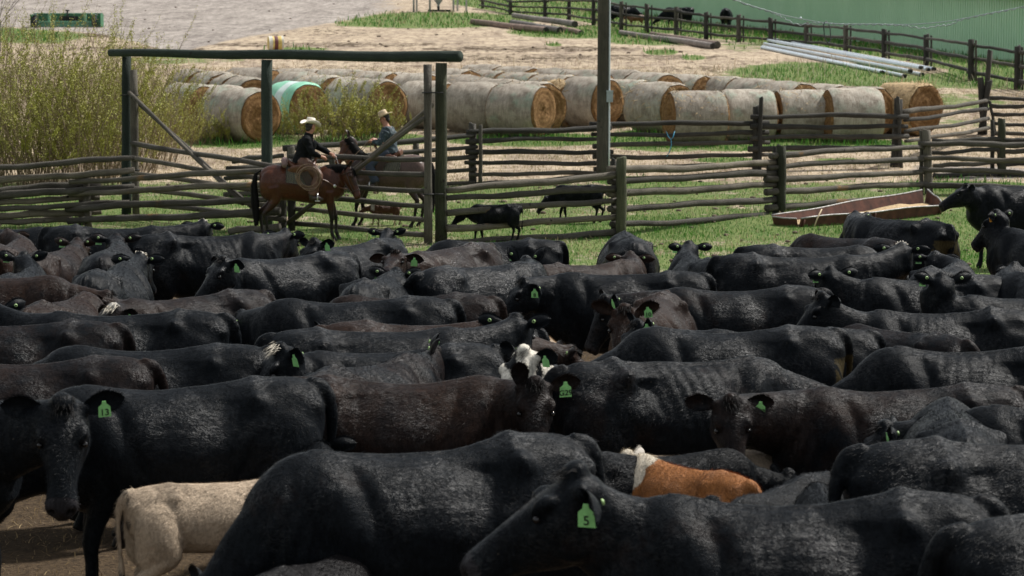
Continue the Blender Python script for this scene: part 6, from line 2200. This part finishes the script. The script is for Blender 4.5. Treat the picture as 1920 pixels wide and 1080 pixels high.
cow(1690, 622, 125, 'brown speckled rump between two tails at right of centre', 0.93, rise=-20, brown=.6, tail=-.15, Y=20.4)
cow(1830, 655, 181, 'black cow with low stretched neck at the right edge', 1.03, rise=-24, pitch=30, brown=.25, bony=1.4, nlen=.8)
cow(2040, 770, 170, 'black cow mostly outside the right edge above the dusty one', 1.0, rise=0)
# --- third rank
cow(235, 589, 180, 'black cow with a flat back and a tagged ear at the left edge', 1.02, brown=.35, bony=1.2, poll=(-10, 577), look=140)
cow(30, 609, 182, 'brown-black rump at the far left with a tail falling over its side', 1.01, rise=-10, brown=.6, tail=-.14)
cow(350, 556, 220, 'brown speckled cow with a white patch on her rump, left side', 1.03, pitch=40, brown=.66, mark='star', poll=(235, 582), look=195)
cow(115, 563, 78, 'small brownish cow seen from behind low in the left crowd', 0.93, rise=-30, pitch=50, brown=.75, bony=1.4, Y=22.6)
cow(665, 563, 184, 'black cow with a low tagged ear and raised tail root, left of centre', 1.04, pitch=40, brown=.25, tail=-.1, poll=(462, 601), look=150)
cow(768, 556, 180, 'brownish rump behind the raised tail root, centre', 0.97, rise=-10, brown=.68)
cow(790, 606, 14, 'pale sheened brownish cow over the forelocked one', 1.0, rise=-10, brown=.8, wet=1, Y=19.9)
cow(845, 612, 176, 'black cow with a white blazed lowered face and one upright tagged ear', .93, mark='blaze', brown=.3, eardrop=-40, Y=21.0, poll=(597, 640), look=195, pitch=55)
cow(1170, 514, 180, 'deep bodied black cow in left profile with a dangling green tag, centre', 1.06, brown=.2, num='8', eardrop=30, poll=(987, 531), look=198, pitch=46, Y=25.0, tagsize=1.0, ft=55)
cow(1225, 566, 258, 'brown rounded cow facing the camera with green ear tag 10', 1.0, num='10', brown=.82, eardrop=-12, Y=21.9, poll=(1172, 586), look=255, pitch=50)
cow(1388, 541, 180, 'long black cow with a low tufted brown head and a round ear button', 1.03, brown=.5, poll=(1115, 562), look=195, pitch=62, Y=23.6)
cow(1765, 585, 181, 'long backed black cow with one big dark ear, right side', 1.04, brown=.35, bony=1.5, flap=False, Y=21.4, poll=(1548, 567), look=195, pitch=45)
cow(1930, 556, 188, 'black cow turning her head away at the right edge, both ears spread', 1.0, brown=.2, poll=(1772, 547), look=105)
cow(1742, 522, 190, 'black cow with ear button and green flap near the right, facing left away', 1.0, brown=.35, poll=(1580, 529), look=118)
# --- fourth rank
cow(-20, 518, 352, 'brown patched cow with a long lowered neck at the left edge', 1.04, brown=.72, tags=False, Y=24.0, poll=(200, 560), look=350, pitch=25)
cow(205, 503, 84, 'black cow from behind, white poll, ears spread with two pale buttons, left', 1.03, mark='star', bony=1.1, brown=.25, fat=1.05, bs=1.2, poll=(258, 485), look=80)
cow(36, 512, 88, 'black cow from behind at the left edge with her head up and right ear buttoned', 1.0, brown=.3, bs=1.25, Y=25.8, poll=(45, 481), look=88)
cow(535, 481, 218, 'glossy black cow left of centre facing left away with a tagged ear', 1.04, wet=1.2, brown=.35, poll=(422, 492), look=145)
cow(705, 522, 78, 'black cow from behind at centre left with a peaked tailhead and right ear buttoned', 1.0, brown=.2, bony=1.5, bs=1.2, poll=(738, 512), look=72)
cow(900, 500, 42, 'black cow with shining rump and upright ears below the gate post', 1.02, wet=1.4, brown=.35, tail=.18, eardrop=-50, Y=25.6, poll=(963, 483), look=62)
cow(1100, 494, 40, 'shaggy brown-black cow right of the upright eared one', 0.98, brown=.78, bs=1.1, Y=27.2, poll=(1183, 482), look=82)
cow(1490, 480, 3, 'long black cow with pale poll looking away at upper right', 1.04, mark='star', brown=.2, bs=1.2, poll=(1690, 465), look=82)
cow(1310, 481, 100, 'black cow partly behind the pale polled one, head turned left over her back', 1.0, brown=.2, bs=1.2, Y=28.3, poll=(1292, 459), look=105)
cow(1768, 500, 62, 'black cow with low knobbly back between the two right-hand ranks', 0.95, brown=.2, bony=1.5, poll=(1736, 471), look=80)
cow(1985, 522, 122, 'black cow with two buttoned ears entering at the right edge', 1.03, brown=.15, bs=1.3, poll=(1916, 499), look=128)
cow(720, 473, 2, 'plain brown-black side between the glossy cow and the raised muzzle', 1.0, rise=-20, brown=.6, Y=29.3)
# --- fifth rank
cow(100, 470, 80, 'brownish cow from behind on the left with both ear buttons showing', 0.99, brown=.7, poll=(142, 457), look=75)
cow(207, 468, 92, 'brown shouldered cow standing in front of the white polled one, left', 1.03, brown=.5, fat=1.08, bs=1.1, poll=(213, 447), look=90)
cow(385, 441, 20, 'black cow with shaggy poll and sharp hip bones below the left gate', 1.05, bony=1.8, brown=.4, poll=(535, 439), look=66)
cow(662, 458, 235, 'black cow whose ear and poll show under the bay horse', 0.98, brown=.3, poll=(592, 456), look=140, Y=29.0)
cow(840, 466, 236, 'speckled brown cow raising her muzzle with wide dark nostrils, centre', 1.0, brown=.75, wet=1.3, Y=28.0, poll=(742, 480), look=262, pitch=8)
cow(925, 452, 181, 'long black cow lying along the fence line right of the gate post', 1.02, rise=-22, tail=-.10, brown=.15, Y=30.2)
cow(1178, 444, 92, 'round black cow grazing away on the grass below the power pole', 1.0, rise=-40, pitch=60, brown=.45, fat=1.12, bony=1.3)
cow(1520, 463, 1, 'black cow behind the pale polled one with a shaggy rump', 1.0, rise=-22, brown=.35)
cow(1586, 446, 135, 'grey-brown cow below the feed trough with a rounded back', 1.0, rise=-26, brown=.62)
cow(1688, 413, 128, 'black cow with bony rump standing in front of the feed trough, looking left', 1.06, brown=.25, bony=1.6, bs=1.2, mark='dirty_tail', poll=(1606, 405), look=160, pitch=50)
cow(1920, 349, 186, 'tall black cow in left profile standing on the grass at the right edge', 1.09, brown=.1, tags=False, head=.98, step=[0, 0, .08, -.08], poll=(1815, 353), look=185, pitch=28)
cow(1962, 436, 122, 'black cow with an orange ear tag stretching her head up at the right edge', 1.05, orange=True, brown=.25, bs=1.2, look=140, pitch=45, poll=(1878, 396))
# --- back rank
cow(15, 456, 86, 'brown rumped cow from behind in the upper left corner of the herd', 1.0, brown=.75, bs=1.2, poll=(16, 438), look=85)
cow(0, 429, 4, 'dark cow side at the far left under the fence', 1.0, rise=-20, brown=.2, Y=33.4)
cow(205, 426, 6, 'black cow under the left fence with pale poll looking away', 1.0, mark='star', brown=.3, bs=1.2, poll=(385, 415), look=88)
cow(690, 462, 80, 'black cow from behind under the roan horse with both ears spread', 0.97, brown=.3, bony=1.4, bs=1.2, Y=31.0, poll=(727, 435), look=80)
# --- beyond the fences
cow(928, 383, 184, 'black calf walking left behind the near fence right of the gate', 0.57, calf=True, coat='calf_black', pitch=50, step=[-.1, .12, .12, -.1], tail=.1, rise=-6)
cow(1085, 347, 176, 'black calf with its head down grazing beyond the nearer calf', 0.60, calf=True, coat='calf_black', pitch=50, step=[-.1, .1, .1, -.1], rise=-28)
cow(722, 380, 186, 'small shaggy reddish brown dog with white neck trotting behind the gate rails', 0.36, calf=True, kindname='dog', coat='brown_calf', mark='collar', rise=-10, pitch=30, head=.8, step=[-.16, .16, .16, -.16])
cow(1168, 10, 20, 'black cow just left of two others behind the far fence', 1.05, rise=-30, tags=False)
cow(1272, 14, 170, 'black cow grazing behind the far fence, middle of three', 1.05, rise=-35, tags=False, brown=.5)
cow(1362, 16, 80, 'black cow seen from behind at the far fence, rightmost of three', 1.1, rise=-40, tags=False)
cow(1192, 28, 190, 'tiny brown calf behind the far fence between the black cows', 0.6, calf=True, coat='brown_calf')

GROUPS = 'black beef cows crowded in the corral'
def build_herd():
    pos = []
    for i, (u, v, a, label, sc, k) in enumerate(HERD):
        if 'Y' in k:
            k = dict(k)
            Yd = k.pop('Y')
            P = pix(u, v, Yd)
            g = float(ground(Yd))
            sc = min(sc * 1.25, max(sc * 0.85, (P.z - g) / 1.325))
            P.z = g
        else:
            P = place(u, v, 1.325 * sc)
        s = FPX / P.y
        far = s < 60
        coat = k.get('coat', 'black')
        near = s > 240
        c = dict(seed=100 + i, loc=P, rot=D(a), scale=sc, coat=coat, label=label, group=None if far else (None if k.get('kindname') else 'calves among the cows and in the pasture' if k.get('calf') else GROUPS))
        c.update(k)
        c['coat'] = coat
        cs = sc if k.get('calf') else 1.0
        c['vox'] = (0.015 if s > 240 else 0.019 if s > 170 else 0.024 if not far else 0.04) / (cs ** 0.5)
        c['fur'] = int((26000 if s > 240 else 15000 if s > 170 else 8000 if not far else 0) * (1.3 if coat in ('cream', 'rust') else 1))
        c['furlen'] = 0.028 if not k.get('calf') else 0.045 if not k.get('kindname') else 0.10
        c['furwd'] = 0.0017 * (1 if s > 240 else 1.25 if s > 170 else 1.5) / (cs ** 0.5)
        c['detail'] = 0 if far else 1
        c['eyes'] = not far
        if far: c['tags'] = False
        if k.get('calf') or far: c['tuft'] = False
        make_cow(c)
        if c.get('num') and os.environ.get('CHECK_HERD'): print('HEAD', c['num'], c.get('nyaw'), c.get('rise'), c.get('nlen'), c.get('hyaw'), c.get('pitch'))
        pos.append((P, a, sc, label))
    return pos
import os
POS = build_herd()
if os.environ.get('CHECK_HERD'):
    def caps(P, a, sc): 
        d = Vector((math.cos(D(a)), math.sin(D(a)), 0)); return [P + d * x * sc for x in (-0.7, -0.35, 0, 0.35, 0.7)]
    for i in range(len(POS)):
        for j in range(i):
            A, B = caps(*POS[i][:3]), caps(*POS[j][:3])
            m_ = min((p.xy - q.xy).length for p in A for q in B)
            lim = 0.29 * (POS[i][2] + POS[j][2])
            if m_ < lim: print('CLOSE %.2f/%.2f  %s | %s  (Y %.1f %.1f)' % (m_, lim, POS[i][3][:60], POS[j][3][:60], POS[i][0].y, POS[j][0].y))
